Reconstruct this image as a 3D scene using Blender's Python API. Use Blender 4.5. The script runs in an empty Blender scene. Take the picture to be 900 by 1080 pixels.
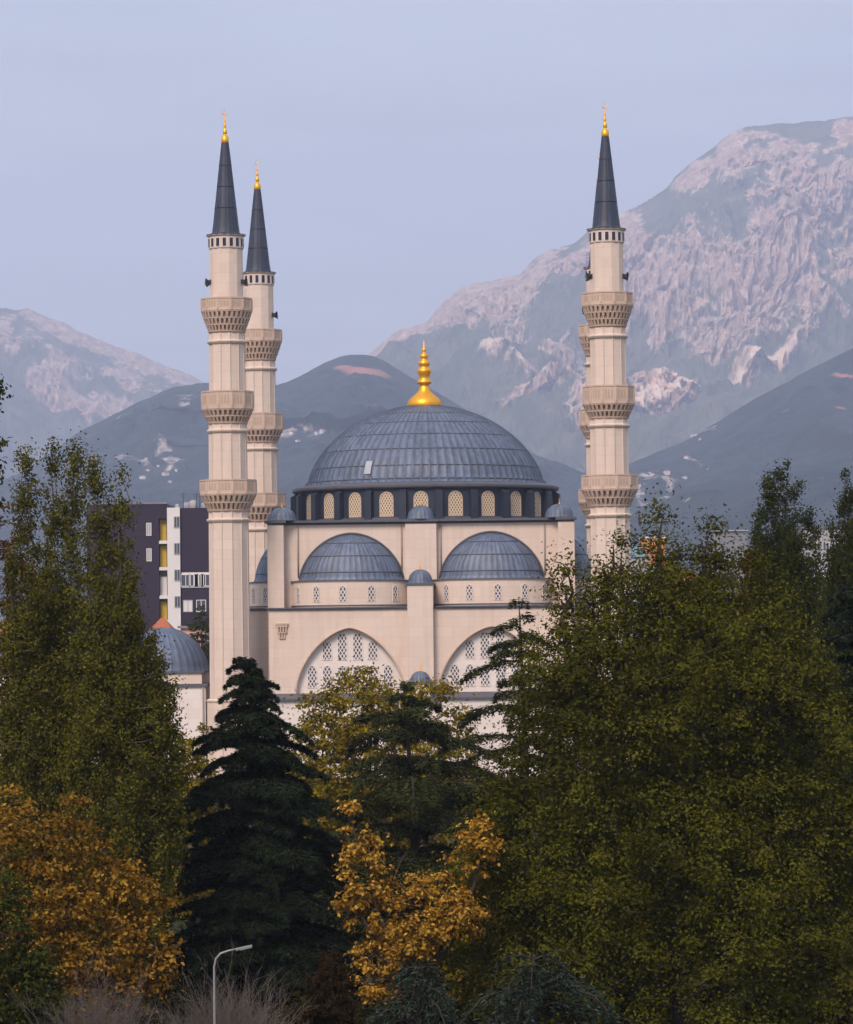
import bpy, math, random
import numpy as np
from mathutils import Vector, Matrix

random.seed(7)
PI = math.pi
S = bpy.context.scene
COL = S.collection

# ------------------------------------------------------------------ camera
F = 3640.0                       # focal length in pixels of a 900 x 1080 picture
CZ = 14.0                        # eye height above the ground
PITCH = math.atan(110 / F)
ROLL = math.radians(-0.65)
cam_d = bpy.data.cameras.new('camera')
cam = bpy.data.objects.new('camera', cam_d)
COL.objects.link(cam)
cam_d.sensor_fit = 'VERTICAL'
cam_d.sensor_height = 36.0
cam_d.lens = F / 1080 * 36.0
cam_d.clip_start = 1.0
cam_d.clip_end = 60000
RM = Matrix.Rotation(PI / 2 + PITCH, 3, 'X') @ Matrix.Rotation(ROLL, 3, 'Z')
cam.matrix_world = Matrix.Translation((0, 0, CZ)) @ RM.to_4x4()
S.camera = cam
RN = np.array(RM)


def at(px, py, Y):
    """the point at depth Y that is seen at a place in the photograph (arrays allowed)"""
    px = np.asarray(px, float); py = np.asarray(py, float); Y = np.asarray(Y, float)
    d = np.stack(np.broadcast_arrays((px - 450) / F, -(py - 540) / F, -1.0 + 0 * px), -1)
    r = d @ RN.T
    return r * (Y / r[..., 1])[..., None] + np.array([0, 0, CZ])


# ------------------------------------------------------------------ tagging
def tag(o, label=None, cat=None, group=None, kind=None):
    if label: o['label'] = label
    if cat: o['category'] = cat
    if group: o['group'] = group
    if kind: o['kind'] = kind
    return o


def empty(name, loc=(0, 0, 0), rz=0.0, parent=None):
    o = bpy.data.objects.new(name, None)
    COL.objects.link(o)
    o.location = loc
    o.rotation_euler = (0, 0, rz)
    o.empty_display_size = 0.2
    if parent: o.parent = parent
    return o


def copy_tree(o, parent=None):
    c = o.copy()
    COL.objects.link(c)
    if parent: c.parent = parent
    for ch in list(o.children):
        copy_tree(ch, c)
    return c


def dup(o, parent, loc=None, rz=None):
    c = copy_tree(o, parent)
    if loc is not None: c.location = loc
    if rz is not None: c.rotation_euler = (0, 0, rz)
    return c


# ------------------------------------------------------------------ mesh builder
class MB:
    def __init__(s):
        s.v = []; s.f = []; s.m = []; s.sm = []

    def add(s, vs, fs, mi=0, smooth=False):
        n = len(s.v)
        s.v.extend([tuple(map(float, p)) for p in vs])
        for f in fs:
            s.f.append(tuple(i + n for i in f)); s.m.append(mi); s.sm.append(smooth)

    def box(s, x0, x1, y0, y1, z0, z1, mi=0):
        v = [(x0, y0, z0), (x1, y0, z0), (x1, y1, z0), (x0, y1, z0), (x0, y0, z1), (x1, y0, z1), (x1, y1, z1), (x0, y1, z1)]
        s.add(v, [(0, 3, 2, 1), (4, 5, 6, 7), (0, 1, 5, 4), (1, 2, 6, 5), (2, 3, 7, 6), (3, 0, 4, 7)], mi)

    def obox(s, c, ax, ay, az, hx, hy, hz, mi=0):
        c, ax, ay, az = map(Vector, (c, ax, ay, az))
        v = []
        for k in (-1, 1):
            for (i, j) in ((-1, -1), (1, -1), (1, 1), (-1, 1)):
                v.append(c + ax * hx * i + ay * hy * j + az * hz * k)
        s.add(v, [(0, 3, 2, 1), (4, 5, 6, 7), (0, 1, 5, 4), (1, 2, 6, 5), (2, 3, 7, 6), (3, 0, 4, 7)], mi)

    def prism(s, poly, z0, z1, mi=0):
        n = len(poly)
        v = [(x, y, z0) for x, y in poly] + [(x, y, z1) for x, y in poly]
        f = [tuple(range(n))[::-1], tuple(range(n, 2 * n))] + [(i, (i + 1) % n, n + (i + 1) % n, n + i) for i in range(n)]
        s.add(v, f, mi)

    def lathe(s, prof, n=24, c=(0, 0), a0=0.0, a1=2 * PI, mi=0, smooth=True, sy=1.0):
        full = abs(a1 - a0 - 2 * PI) < 1e-6
        m = n if full else n + 1
        v = []
        for r, z in prof:
            for i in range(m):
                a = a0 + (a1 - a0) * i / n
                v.append((c[0] + r * math.cos(a), c[1] + sy * r * math.sin(a), z))
        f = []
        for k in range(len(prof) - 1):
            for i in range(n):
                j = (i + 1) % m if full else i + 1
                f.append((k * m + i, k * m + j, (k + 1) * m + j, (k + 1) * m + i))
        s.add(v, f, mi, smooth)

    def tube(s, pts, rad, sides=6, mi=0, smooth=True, cap=True):
        pts = [Vector(p) for p in pts]
        v = []
        for k, p in enumerate(pts):
            d = (pts[min(k + 1, len(pts) - 1)] - pts[max(k - 1, 0)])
            d = d.normalized() if d.length > 1e-9 else Vector((0, 0, 1))
            u = d.cross(Vector((0.31, 0.9, 0.17))).normalized()
            w = d.cross(u)
            r = rad[k] if hasattr(rad, '__len__') else rad
            for i in range(sides):
                a = 2 * PI * i / sides
                v.append(p + (u * math.cos(a) + w * math.sin(a)) * r)
        f = []
        for k in range(len(pts) - 1):
            for i in range(sides):
                j = (i + 1) % sides
                f.append((k * sides + i, k * sides + j, (k + 1) * sides + j, (k + 1) * sides + i))
        if cap:
            f.append(tuple(range(sides))[::-1]); f.append(tuple(range((len(pts) - 1) * sides, len(pts) * sides)))
        s.add(v, f, mi, smooth)

    def build(s, name, mats, parent=None, loc=None, rz=None):
        me = bpy.data.meshes.new(name)
        me.from_pydata(s.v, [], s.f)
        if not isinstance(mats, (list, tuple)): mats = [mats]
        for m in mats: me.materials.append(m)
        me.polygons.foreach_set('material_index', s.m)
        me.polygons.foreach_set('use_smooth', s.sm)
        me.update()
        o = bpy.data.objects.new(name, me)
        COL.objects.link(o)
        if parent: o.parent = parent
        if loc is not None: o.location = loc
        if rz is not None: o.rotation_euler = (0, 0, rz)
        return o


def np_mesh(name, V, Q, mat, parent=None, smooth=False, attrs=None):
    """quads only, straight from numpy arrays"""
    me = bpy.data.meshes.new(name)
    V = np.ascontiguousarray(V, np.float32); Q = np.ascontiguousarray(Q, np.int32)
    me.vertices.add(len(V)); me.vertices.foreach_set('co', V.ravel())
    me.loops.add(Q.size); me.loops.foreach_set('vertex_index', Q.ravel())
    me.polygons.add(len(Q)); me.polygons.foreach_set('loop_start', np.arange(0, Q.size, 4, dtype=np.int32))
    me.polygons.foreach_set('use_smooth', np.full(len(Q), smooth))
    me.update(calc_edges=True)
    me.materials.append(mat)
    for k, a in (attrs or {}).items():
        at_ = me.attributes.new(k, 'FLOAT', 'POINT'); at_.data.foreach_set('value', np.ascontiguousarray(a, np.float32).ravel())
    o = bpy.data.objects.new(name, me)
    COL.objects.link(o)
    if parent: o.parent = parent
    return o


# ------------------------------------------------------------------ materials
class NT:
    def __init__(s, name):
        s.m = bpy.data.materials.new(name); s.m.use_nodes = True
        s.t = s.m.node_tree; s.t.nodes.clear()
        s.out = s.t.nodes.new('ShaderNodeOutputMaterial')

    def n(s, typ, **kw):
        nd = s.t.nodes.new(typ)
        for k, v in kw.items(): setattr(nd, k, v)
        return nd

    def l(s, a, b): s.t.links.new(a, b)

    def coord(s, which='Object', scale=(1, 1, 1)):
        tc = s.n('ShaderNodeTexCoord'); mp = s.n('ShaderNodeMapping')
        s.l(tc.outputs[which], mp.inputs['Vector']); mp.inputs['Scale'].default_value = scale
        return mp.outputs['Vector']

    def noise(s, vec, scale, detail=4, rough=0.6):
        nd = s.n('ShaderNodeTexNoise'); nd.inputs['Scale'].default_value = scale
        nd.inputs['Detail'].default_value = detail; nd.inputs['Roughness'].default_value = rough
        s.l(vec, nd.inputs['Vector']); return nd.outputs['Fac']

    def ramp(s, fac, stops):
        r = s.n('ShaderNodeValToRGB'); e = r.color_ramp.elements
        while len(e) > 1: e.remove(e[-1])
        for i, (p, c) in enumerate(stops):
            el = e[0] if i == 0 else e.new(p)
            el.position = p
            el.color = (*c, 1) if hasattr(c, '__len__') else (c, c, c, 1)
        s.l(fac, r.inputs['Fac']); return r.outputs['Color']

    def mix(s, fac, a, b, mode='MIX'):
        nd = s.n('ShaderNodeMix', data_type='RGBA', blend_type=mode)
        for val, k in ((fac, 0), (a, 6), (b, 7)):
            if hasattr(val, 'is_linked') or hasattr(val, 'links'): s.l(val, nd.inputs[k])
            elif hasattr(val, '__len__'): nd.inputs[k].default_value = (*val, 1)
            else: nd.inputs[k].default_value = val
        return nd.outputs[2]

    def math(s, op, a, b=0.0):
        nd = s.n('ShaderNodeMath', operation=op)
        for v, k in ((a, 0), (b, 1)):
            if hasattr(v, 'links'): s.l(v, nd.inputs[k])
            else: nd.inputs[k].default_value = v
        return nd.outputs[0]

    def bsdf(s, col, rough=0.8, metal=0.0, spec=0.3, bump=None, bstr=0.3, bdist=0.05):
        b = s.n('ShaderNodeBsdfPrincipled')
        if hasattr(col, 'links'): s.l(col, b.inputs['Base Color'])
        else: b.inputs['Base Color'].default_value = (*col, 1)
        if hasattr(rough, 'links'): s.l(rough, b.inputs['Roughness'])
        else: b.inputs['Roughness'].default_value = rough
        b.inputs['Metallic'].default_value = metal
        b.inputs['Specular IOR Level'].default_value = spec
        if bump is not None:
            bp = s.n('ShaderNodeBump'); bp.inputs['Strength'].default_value = bstr; bp.inputs['Distance'].default_value = bdist
            s.l(bump, bp.inputs['Height']); s.l(bp.outputs['Normal'], b.inputs['Normal'])
        s.l(b.outputs[0], s.out.inputs['Surface'])
        return s.m


def mat_plain(name, col, rough=0.8, metal=0.0, spec=0.3, var=0.15, scale=1.5):
    t = NT(name)
    f = t.noise(t.coord(), scale, 5)
    c = t.mix(f, tuple(x * (1 - var) for x in col), tuple(min(1, x * (1 + var)) for x in col))
    return t.bsdf(c, rough, metal, spec)


def mat_stone(name, col, streak=0.16):
    """pale render / cut stone: faint courses, rain streaks, patches"""
    t = NT(name)
    big = t.noise(t.coord(), 0.25, 5)
    st = t.noise(t.coord('Object', (2.2, 2.2, 0.12)), 1.0, 5, 0.65)
    fine = t.noise(t.coord(), 6.0, 4)
    c = t.mix(big, tuple(x * 0.94 for x in col), tuple(min(1, x * 1.05) for x in col))
    dark = tuple(x * k for x, k in zip(col, (0.72, 0.66, 0.62)))
    c = t.mix(t.math('MULTIPLY', t.ramp(st, [(0.48, 0.0), (0.78, 1.0)]), streak * 3.0), c, dark)
    # horizontal courses of stone
    sep = t.n('ShaderNodeSeparateXYZ'); t.l(t.coord(), sep.inputs[0])
    fr = t.math('FRACT', t.math('MULTIPLY', sep.outputs[2], 1.15))
    ln = t.math('LESS_THAN', fr, 0.08)
    c = t.mix(t.math('MULTIPLY', ln, 0.22), c, dark)
    # slabs differ a little in tone
    cb = t.n('ShaderNodeCombineXYZ')
    t.l(t.math('FLOOR', t.math('MULTIPLY', t.math('ADD', sep.outputs[0], t.math('MULTIPLY', t.math('FLOOR', t.math('MULTIPLY', sep.outputs[2], 1.15)), .61)), .8)), cb.inputs[0])
    t.l(t.math('FLOOR', t.math('MULTIPLY', sep.outputs[1], .8)), cb.inputs[1])
    t.l(t.math('FLOOR', t.math('MULTIPLY', sep.outputs[2], 1.15)), cb.inputs[2])
    wn = t.n('ShaderNodeTexWhiteNoise'); t.l(cb.outputs[0], wn.inputs['Vector'])
    c = t.mix(t.math('MULTIPLY', wn.outputs['Value'], 0.20), c, dark)
    c = t.mix(t.math('MULTIPLY', fine, 0.12), c, dark)
    return t.bsdf(c, 0.85, 0, 0.25, fine, 0.15, 0.03)


def mat_lead(name, col=(0.100, 0.127, 0.190)):
    """lead sheet roofing: tone differs from sheet to sheet, pale run-off streaks"""
    t = NT(name)
    at_ = t.n('ShaderNodeAttribute', attribute_name='tone')
    st = t.noise(t.coord('Object', (1.6, 1.6, 0.35)), 1.2, 5, 0.7)
    pat = t.noise(t.coord(), 0.5, 4)
    c = t.mix(at_.outputs['Fac'], tuple(x * 0.58 for x in col), tuple(x * 1.32 for x in col))
    c = t.mix(t.math('MULTIPLY', t.ramp(st, [(0.45, 0.0), (0.75, 1.0)]), 0.55), c, tuple(x * 2.0 for x in col))
    c = t.mix(t.math('MULTIPLY', t.ramp(pat, [(0.4, 0.0), (0.7, 1.0)]), 0.35), c, tuple(x * 0.6 for x in col))
    return t.bsdf(c, 0.5, 0.0, 0.45, st, 0.2, 0.03)


def mat_lattice(name, bar, hole, k=9.0, thr=0.45):
    """pierced window grille: hexagon-like openings in a pale grille"""
    t = NT(name)
    sep = t.n('ShaderNodeSeparateXYZ'); t.l(t.coord(), sep.inputs[0])
    x, z = sep.outputs[0], sep.outputs[2]
    a = t.math('ABSOLUTE', t.math('SINE', t.math('MULTIPLY', t.math('ADD', x, t.math('MULTIPLY', z, 0.6)), k)))
    b = t.math('ABSOLUTE', t.math('SINE', t.math('MULTIPLY', t.math('SUBTRACT', x, t.math('MULTIPLY', z, 0.6)), k)))
    mn = t.math('MINIMUM', a, b)
    f = t.math('GREATER_THAN', mn, thr)
    return t.bsdf(t.mix(f, bar, hole), 0.6, 0, 0.3)


def mat_leaf(name, cols, transl=0.16, nscale=0.55, dark=0.52):
    """leaves: each one its own tone, with darker noise patches painted as shaded gaps"""
    t = NT(name)
    g = t.n('ShaderNodeNewGeometry')
    n = len(cols)
    c = t.ramp(g.outputs['Random Per Island'], [(i / max(1, n - 1), col) for i, col in enumerate(cols)])
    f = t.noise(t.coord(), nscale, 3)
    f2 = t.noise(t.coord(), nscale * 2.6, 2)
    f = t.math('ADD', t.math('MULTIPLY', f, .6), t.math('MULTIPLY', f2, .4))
    c = t.mix(t.ramp(f, [(0.40, 0.0), (0.58, 1.0)]), t.mix(1.0, c, (dark, dark * 0.95, dark * 0.95), 'MULTIPLY'), c)  # darkened patches: shade of the pockets between sprays, put into the colour
    d = t.n('ShaderNodeBsdfDiffuse'); t.l(c, d.inputs['Color'])
    tr = t.n('ShaderNodeBsdfTranslucent'); t.l(c, tr.inputs['Color'])
    mx = t.n('ShaderNodeMixShader'); mx.inputs[0].default_value = transl
    t.l(d.outputs[0], mx.inputs[1]); t.l(tr.outputs[0], mx.inputs[2])
    t.l(mx.outputs[0], t.out.inputs['Surface'])
    return t.m


def mat_bark(name, col):
    t = NT(name)
    f = t.noise(t.coord('Object', (6, 6, 1.2)), 2.0, 6)
    return t.bsdf(t.mix(f, tuple(x * 0.6 for x in col), tuple(x * 1.4 for x in col)), 0.9, 0, 0.2, f, 0.5, 0.03)


STONE = mat_stone('cream_stone', (0.67, 0.55, 0.475), 0.16)
STONE_D = mat_stone('carved_cream_stone', (0.56, 0.425, 0.345), 0.16)
STONE_W = mat_stone('white_render', (0.72, 0.645, 0.61), 0.06)
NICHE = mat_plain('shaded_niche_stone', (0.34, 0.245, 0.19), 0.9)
LEAD = mat_lead('lead_sheet')
LEAD_DARK = mat_lead('dark_lead_sheet', (0.026, 0.034, 0.062))
LEAD_EDGE = mat_plain('lead_edge', (0.085, 0.085, 0.105), 0.6, 0, 0.4, 0.3, 0.8)
DRUM_BLUE = mat_plain('dark_blue_cladding', (0.019, 0.026, 0.046), 0.55, 0, 0.4, 0.35, 1.2)
GOLD = mat_plain('gold_leaf', (0.90, 0.42, 0.035), 0.42, 0.75, 0.5, 0.12, 2.0)
LATT = mat_lattice('cream_window_grille', (0.66, 0.52, 0.36), (0.17, 0.14, 0.11), 12.0, 0.5)
LATW = mat_lattice('white_window_grille', (0.68, 0.62, 0.60), (0.075, 0.07, 0.085), 10.0, 0.42)
DARKWIN = mat_plain('dark_opening', (0.02, 0.02, 0.045), 0.4)
SPEAK = mat_plain('grey_horn_metal', (0.06, 0.06, 0.07), 0.5, 0.2)
PIPE = mat_plain('downpipe_metal', (0.30, 0.24, 0.21), 0.5)
HATCH = mat_plain('new_lead_sheet', (0.36, 0.38, 0.44), 0.5, 0, 0.4, 0.1)


def set_tone(o, per):
    """one tone per sheet of a roof; per = faces in one sheet, in build order"""
    me = o.data
    at_ = me.attributes.new('tone', 'FLOAT', 'FACE')
    at_.data.foreach_set('value', np.array(per, np.float32))


def dome_mesh(name, prof, npan, c, mat, parent, a0=0.0, a1=2 * PI, rib=0.055, ribw=0.14, seed=1, loc=None, rz=None):
    """ribbed lead dome: npan sheets round, every ring of the profile a horizontal seam"""
    rng = np.random.default_rng(seed)
    full = abs(a1 - a0 - 2 * PI) < 1e-6
    offs = [0.0, ribw, 0.5, 1 - ribw]
    amp = [rib, 0.0, 0.0, 0.0]
    cols = []
    for p in range(npan):
        for o_, am in zip(offs, amp): cols.append((a0 + (a1 - a0) * (p + o_) / npan, am))
    if not full: cols.append((a1, rib))
    m = len(cols)
    V = []; Fc = []; tone = []
    rmax = max(r for r, z in prof)
    for r, z in prof:
        for a, am in cols:
            rr = r + am * min(1, r / (0.25 * rmax))
            V.append((c[0] + rr * math.cos(a), c[1] + rr * math.sin(a), z + am * 0.6 * (1 - r / rmax)))
    sheet = {}
    nseg = m if full else m - 1
    for k in range(len(prof) - 1):
        for i in range(nseg):
            j = (i + 1) % m
            Fc.append((k * m + i, k * m + j, (k + 1) * m + j, (k + 1) * m + i))
            key = (k // 4, i // 4)
            if key not in sheet:
                if ('c', i // 4) not in sheet: sheet[('c', i // 4)] = rng.uniform(0.3, 0.75)
                sheet[key] = sheet[('c', i // 4)] + rng.uniform(-.13, .13)
            q = sheet[key]
            if i % 4 in (0, 3): q *= 0.15          # the rolled seam
            tone.append(q)
    mb = MB(); mb.add(V, Fc, 0, True)
    o = mb.build(name, mat, parent, loc, rz)
    set_tone(o, tone)
    return o


def seam_rings(prof_pts, c, mat, parent, a0=0, a1=2 * PI, n=96, w=0.05):
    mb = MB()
    for r, z in prof_pts:
        mb.lathe([(r + 0.02, z - w), (r + 0.09, z - w * .5), (r + 0.07, z + w), (r - 0.04, z + w * 1.4)], n, c, a0, a1)
    return mb


# ================================================================== THE MOSQUE
def _xy(px, py, Y): return at(px, py, Y)[:2]
_O = _xy(242.3, 650, 303.8); _Q = _xy(645, 648, 302.6)
U = (_Q - _O); MW = float(np.linalg.norm(U)); U = U / MW
VV = np.array([-U[1], U[0]])
MC = _O + U * MW / 2 + VV * 16.8
YAW = math.atan2(U[1], U[0])


def mloc(u, v, z=0.0):
    p = MC + U * u + VV * v
    return (float(p[0]), float(p[1]), z)


mosque = empty('mosque', mloc(0, 0), YAW)
tag(mosque, 'cream stone mosque with one great ribbed lead dome and smaller half domes', 'mosque')


def arch_top(x, c, hw, zs, za):
    """height of a slightly pointed arch of half width hw, springing zs, apex za"""
    t = min(1.0, abs(x - c) / hw)
    k = (1 - t ** 1.68) ** 0.53
    return zs + (za - zs) * (0.95 * k + 0.05 * (1 - t))


def wall_with_arches(mb, u0, u1, z0, z1, y, depth, arches, mi=0, step=0.12):
    xs = set([u0, u1])
    for c, hw, zb, zs, za in arches:
        n = int(2 * hw / step)
        for i in range(n + 1): xs.add(round(c - hw + 2 * hw * i / n, 5))
    xs = sorted(xs)
    for a, b in zip(xs[:-1], xs[1:]):
        mid = (a + b) / 2
        ar = next((q for q in arches if abs(mid - q[0]) < q[1]), None)
        if ar is None:
            mb.add([(a, y, z0), (b, y, z0), (b, y, z1), (a, y, z1)], [(0, 1, 2, 3)], mi)
            continue
        c, hw, zb, zs, za = ar
        ta, tb = arch_top(a, c, hw, zs, za), arch_top(b, c, hw, zs, za)
        mb.add([(a, y, ta), (b, y, tb), (b, y, z1), (a, y, z1)], [(0, 1, 2, 3)], mi)
        mb.add([(a, y, ta), (b, y, tb), (b, y + depth, tb), (a, y + depth, ta)], [(3, 2, 1, 0)], mi)
        if zb > z0: mb.add([(a, y, z0), (b, y, z0), (b, y, zb), (a, y, zb), (b, y + depth, zb), (a, y + depth, zb)], [(0, 1, 2, 3), (3, 2, 4, 5)], mi)
    for c, hw, zb, zs, za in arches:
        for sx in (-1, 1):
            x = c + sx * hw
            mb.add([(x, y, zb), (x, y + depth, zb), (x, y + depth, zs), (x, y, zs)], [(0, 1, 2, 3)], mi)


def arched_window(name, w, h, grille, frame, proj=0.06, fr=0.09):
    """pane with round-pointed head in a raised surround; faces -y, foot at z = 0"""
    mb = MB()
    n = 10
    hw = w / 2; zs = h - hw * 1.05
    inner = [(-hw, 0), (hw, 0)] + [(hw * math.cos(PI * i / n), zs + hw * 1.05 * math.sin(PI * i / n)) for i in range(n + 1)]
    k = (hw + fr) / hw
    outer = [(-hw - fr, -fr), (hw + fr, -fr)] + [((hw + fr) * math.cos(PI * i / n), zs + (hw + fr) * 1.05 * math.sin(PI * i / n)) for i in range(n + 1)]
    m = len(inner)
    mb.add([(x, -0.012, z) for x, z in inner], [tuple(range(m))], 0)
    v = [(x, -0.012, z) for x, z in inner] + [(x, -proj, z) for x, z in inner] + [(x, -proj, z) for x, z in outer] + [(x, 0.02, z) for x, z in outer]
    f = []
    for i in range(m):
        j = (i + 1) % m
        for q in range(3): f.append((q * m + i, q * m + j, (q + 1) * m + j, (q + 1) * m + i))
    mb.add(v, f, 1)
    return mb


# ---- upper storey: core, corner towers and mid piers under one cornice
VF_UP, VF_LO = -12.4, -15.6
HU, HL = 13.65, 13.4
SQ = 0.66                         # the half domes are shallow in plan
mb = MB()
mb.box(-12.4, 12.4, -12.4, 12.4, 14.0, 22.25)
mb.build('upper_wall', STONE, mosque)
mb = MB()
mb.box(-HU, -12.2, -HU, -12.2, 0, 22.245)
tw = mb.build('corner_tower', STONE, mosque)
for a in (1, 2, 3):
    dup(tw, mosque, (0, 0, 0), a * PI / 2)
mb = MB()
mb.box(-1.38, 1.38, -13.0, -12.403, 14.0, 22.245)
pr = mb.build('pier', STONE, mosque)
for a in (1, 2, 3):
    dup(pr, mosque, (0, 0, 0), a * PI / 2)
# roof slab / cornice, stepping round towers and piers
mb = MB()
ov = 0.22
for z0, z1, e in ((22.25, 22.43, 0.0), (22.43, 22.66, ov)):
    mb.box(-12.4 - e, 12.4 + e, -12.4 - e, 12.4 + e, z0, z1)
    for sx in (-1, 1):
        for sy in (-1, 1):
            x0, x1 = sorted((sx * (12.2 - e), sx * (HU + e))); y0, y1 = sorted((sy * (12.2 - e), sy * (HU + e)))
            mb.box(x0, x1, y0, y1, z0 + 0.003, z1 + 0.004)
    for k in range(4):
        w = 1.38 + e
        q = [(-w, -13.0 - e), (w, -13.0 - e), (w, -12.3), (-w, -12.3)]
        ca, sa = math.cos(k * PI / 2), math.sin(k * PI / 2)
        mb.prism([(x * ca - y * sa, x * sa + y * ca) for x, y in q], z0 + 0.002, z1 + 0.006)
mb.build('cornice', LEAD_EDGE, mosque)
# roof apron that carries the straight line of the eaves between tower and pier
mb = MB()
for k in range(4):
    ca, sa = math.cos(k * PI / 2), math.sin(k * PI / 2)
    for s in (-1, 1):
        q = [(s * 1.62, -12.95), (s * 11.9, -12.95), (s * 11.9, -12.35), (s * 1.62, -12.35)]
        if s < 0: q = q[::-1]
        mb.prism([(x * ca - y * sa, x * sa + y * ca) for x, y in q], 22.45, 22.65)
mb.build('eaves', LEAD_EDGE, mosque)
# downpipes
for u in (-11.0, -1.75, 1.75, 11.0):
    p = MB(); p.tube([(u, -12.5, 17.6), (u, -12.5, 22.2)], 0.06, 6); p.build('downpipe', PIPE, mosque)


# ---- small domes with gold finials
def small_dome(name, r, h, parent, loc, skirt=0.35, np_=20, seed=3, fin=1.0):
    prof = [(r * 1.04, -skirt), (r * 1.06, -0.02), (r * 1.02, 0.02)] + [(r * math.cos(PI / 2 * t) ** 0.9, h * math.sin(PI / 2 * t)) for t in np.linspace(0.03, 0.985, 9)]
    o = dome_mesh(name, prof, np_, (0, 0), LEAD, parent, rib=0.03, seed=seed, loc=loc)
    f = MB()
    f.lathe([(0.02, h - .05), (0.08, h - .02), (0.09, h + .07), (0.04, h + .14), (0.025, h + .2), (0.06, h + .26), (0.03, h + .32), (0.012, h + .5 * fin), (0.0, h + .65 * fin)], 10)
    f.build('finial', GOLD, o)
    return o


d = small_dome('turret_dome', 1.22, 1.12, mosque, (-12.4, -12.4, 22.75), 0.1)
for (x, y) in ((12.35, -12.35), (-12.35, 12.35), (12.35, 12.35), (0, -12.1), (12.1, 0), (0, 12.1), (-12.1, 0)):
    dup(d, mosque, (x, y, 22.75))

# ---- main dome and its drum
DR = 12.0
mb = MB()
mb.lathe([(DR, 22.6), (DR, 25.55)], 24, a0=PI / 24 - math.radians(0), a1=2 * PI + PI / 24, smooth=False)
mb.lathe([(DR + .35, 22.62), (DR + .35, 22.82), (DR, 22.9)], 48, mi=1, smooth=False)
drum = mb.build('drum', [DRUM_BLUE, LEAD_EDGE], mosque)
wm = arched_window('window', 1.12, 2.05, LATT, STONE_D, 0.07, 0.10)
first = None
RW = DR * math.cos(PI / 24)
for k in range(24):
    a = 2 * PI * k / 24
    loc = (RW * math.sin(a), -RW * math.cos(a), 23.05)
    if first is None:
        first = wm.build('window', [LATT, STONE_D], drum, loc, a)
    else:
        dup(first, drum, loc, a)
bt = MB()
bt.box(-0.33, 0.33, -0.55, 0.25, 22.62, 25.1); bt.add([(-.33, -.55, 25.1), (.33, -.55, 25.1), (.33, .1, 25.5), (-.33, .1, 25.5)], [(0, 1, 2, 3)])
bt.add([(-.33, -.55, 25.1), (-.33, .1, 25.5), (-.33, .1, 25.1)], [(0, 1, 2)]); bt.add([(.33, -.55, 25.1), (.33, .1, 25.1), (.33, .1, 25.5)], [(0, 1, 2)])
b0 = None
for k in range(24):
    a = 2 * PI * (k + .5) / 24
    loc = (DR * math.sin(a), -DR * math.cos(a), 0)
    if b0 is None: b0 = bt.build('buttress', DRUM_BLUE, drum, loc, a)
    else: dup(b0, drum, loc, a)
mb = MB()
mb.lathe([(11.9, 25.4), (12.28, 25.5), (12.36, 25.62), (12.36, 25.8), (12.1, 25.92), (11.2, 26.1), (10.9, 26.1)], 96, smooth=False)
mb.build('dome_eaves', LEAD_EDGE, mosque)
# profile with horizontal seams
A, B, Z0 = 10.85, 7.55, 26.02
th = np.linspace(0.0, 0.5 * PI * 0.955, 29)
prof = [(11.35, 25.93), (11.1, 26.12), (10.98, 26.4)] + [(A * (1 - math.sin(t) ** 1.65) ** .5, Z0 + B * math.sin(t)) for t in th[1:]]
dome = dome_mesh('dome', prof, 88, (0, 0), LEAD, mosque, rib=0.12, ribw=0.14, seed=5)
mb = MB()
for i in (2, 6, 10, 14, 18, 22):
    r, z = prof[i]
    mb.lathe([(r + 0.02, z - .03), (r + 0.075, z - .015), (r + 0.06, z + .03), (r - 0.04, z + .05)], 152)
seam = mb.build('seam', LEAD_EDGE, dome)
# one pale, newly laid sheet
mb = MB()
i0, i1 = 4, 7
aa = math.radians(-90 - 27.0); w = math.radians(3.6)
for i in range(i0, i1):
    v = []
    for (r, z), s in ((prof[i], 0), (prof[i], 1), (prof[i + 1], 1), (prof[i + 1], 0)):
        a = aa + (s - .5) * w
        v.append(((r + .12) * math.cos(a), (r + .12) * math.sin(a), z + .04))
    mb.add(v, [(0, 1, 2, 3)])
mb.build('new_sheet', HATCH, dome)
# gold finial: fluted onion, then stacked knops
mb = MB()
zt = prof[-1][1]
on = [(1.48, 33.35), (1.56, 33.55), (1.53, 33.85), (1.36, 34.15), (1.05, 34.42), (0.72, 34.7), (0.52, 35.0), (0.42, 35.35)]
N = 48
v = []
for r, z in on:
    for i in range(N):
        a = 2 * PI * i / N
        rr = r * (1 + 0.05 * abs(math.sin(a * 12)) - .02)
        v.append((rr * math.cos(a), rr * math.sin(a), z))
f = [(k * N + i, k * N + (i + 1) % N, (k + 1) * N + (i + 1) % N, (k + 1) * N + i) for k in range(len(on) - 1) for i in range(N)]
mb.add(v, f, 0, True)
mb.lathe([(0.42, 35.35), (0.42, 35.5), (0.68, 35.62), (0.70, 35.80), (0.50, 35.92), (0.48, 36.1), (0.54, 36.45), (0.66, 36.72), (0.62, 36.95), (0.42, 37.05), (0.42, 37.2), (0.54, 37.4), (0.52, 37.62), (0.34, 37.75), (0.30, 37.9), (0.42, 38.1), (0.38, 38.3), (0.15, 38.42), (0.12, 38.55), (0.20, 38.7), (0.16, 38.85), (0.06, 38.95), (0.03, 39.6), (0, 39.65)], 20)
mb.build('finial', GOLD, dome)

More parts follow.
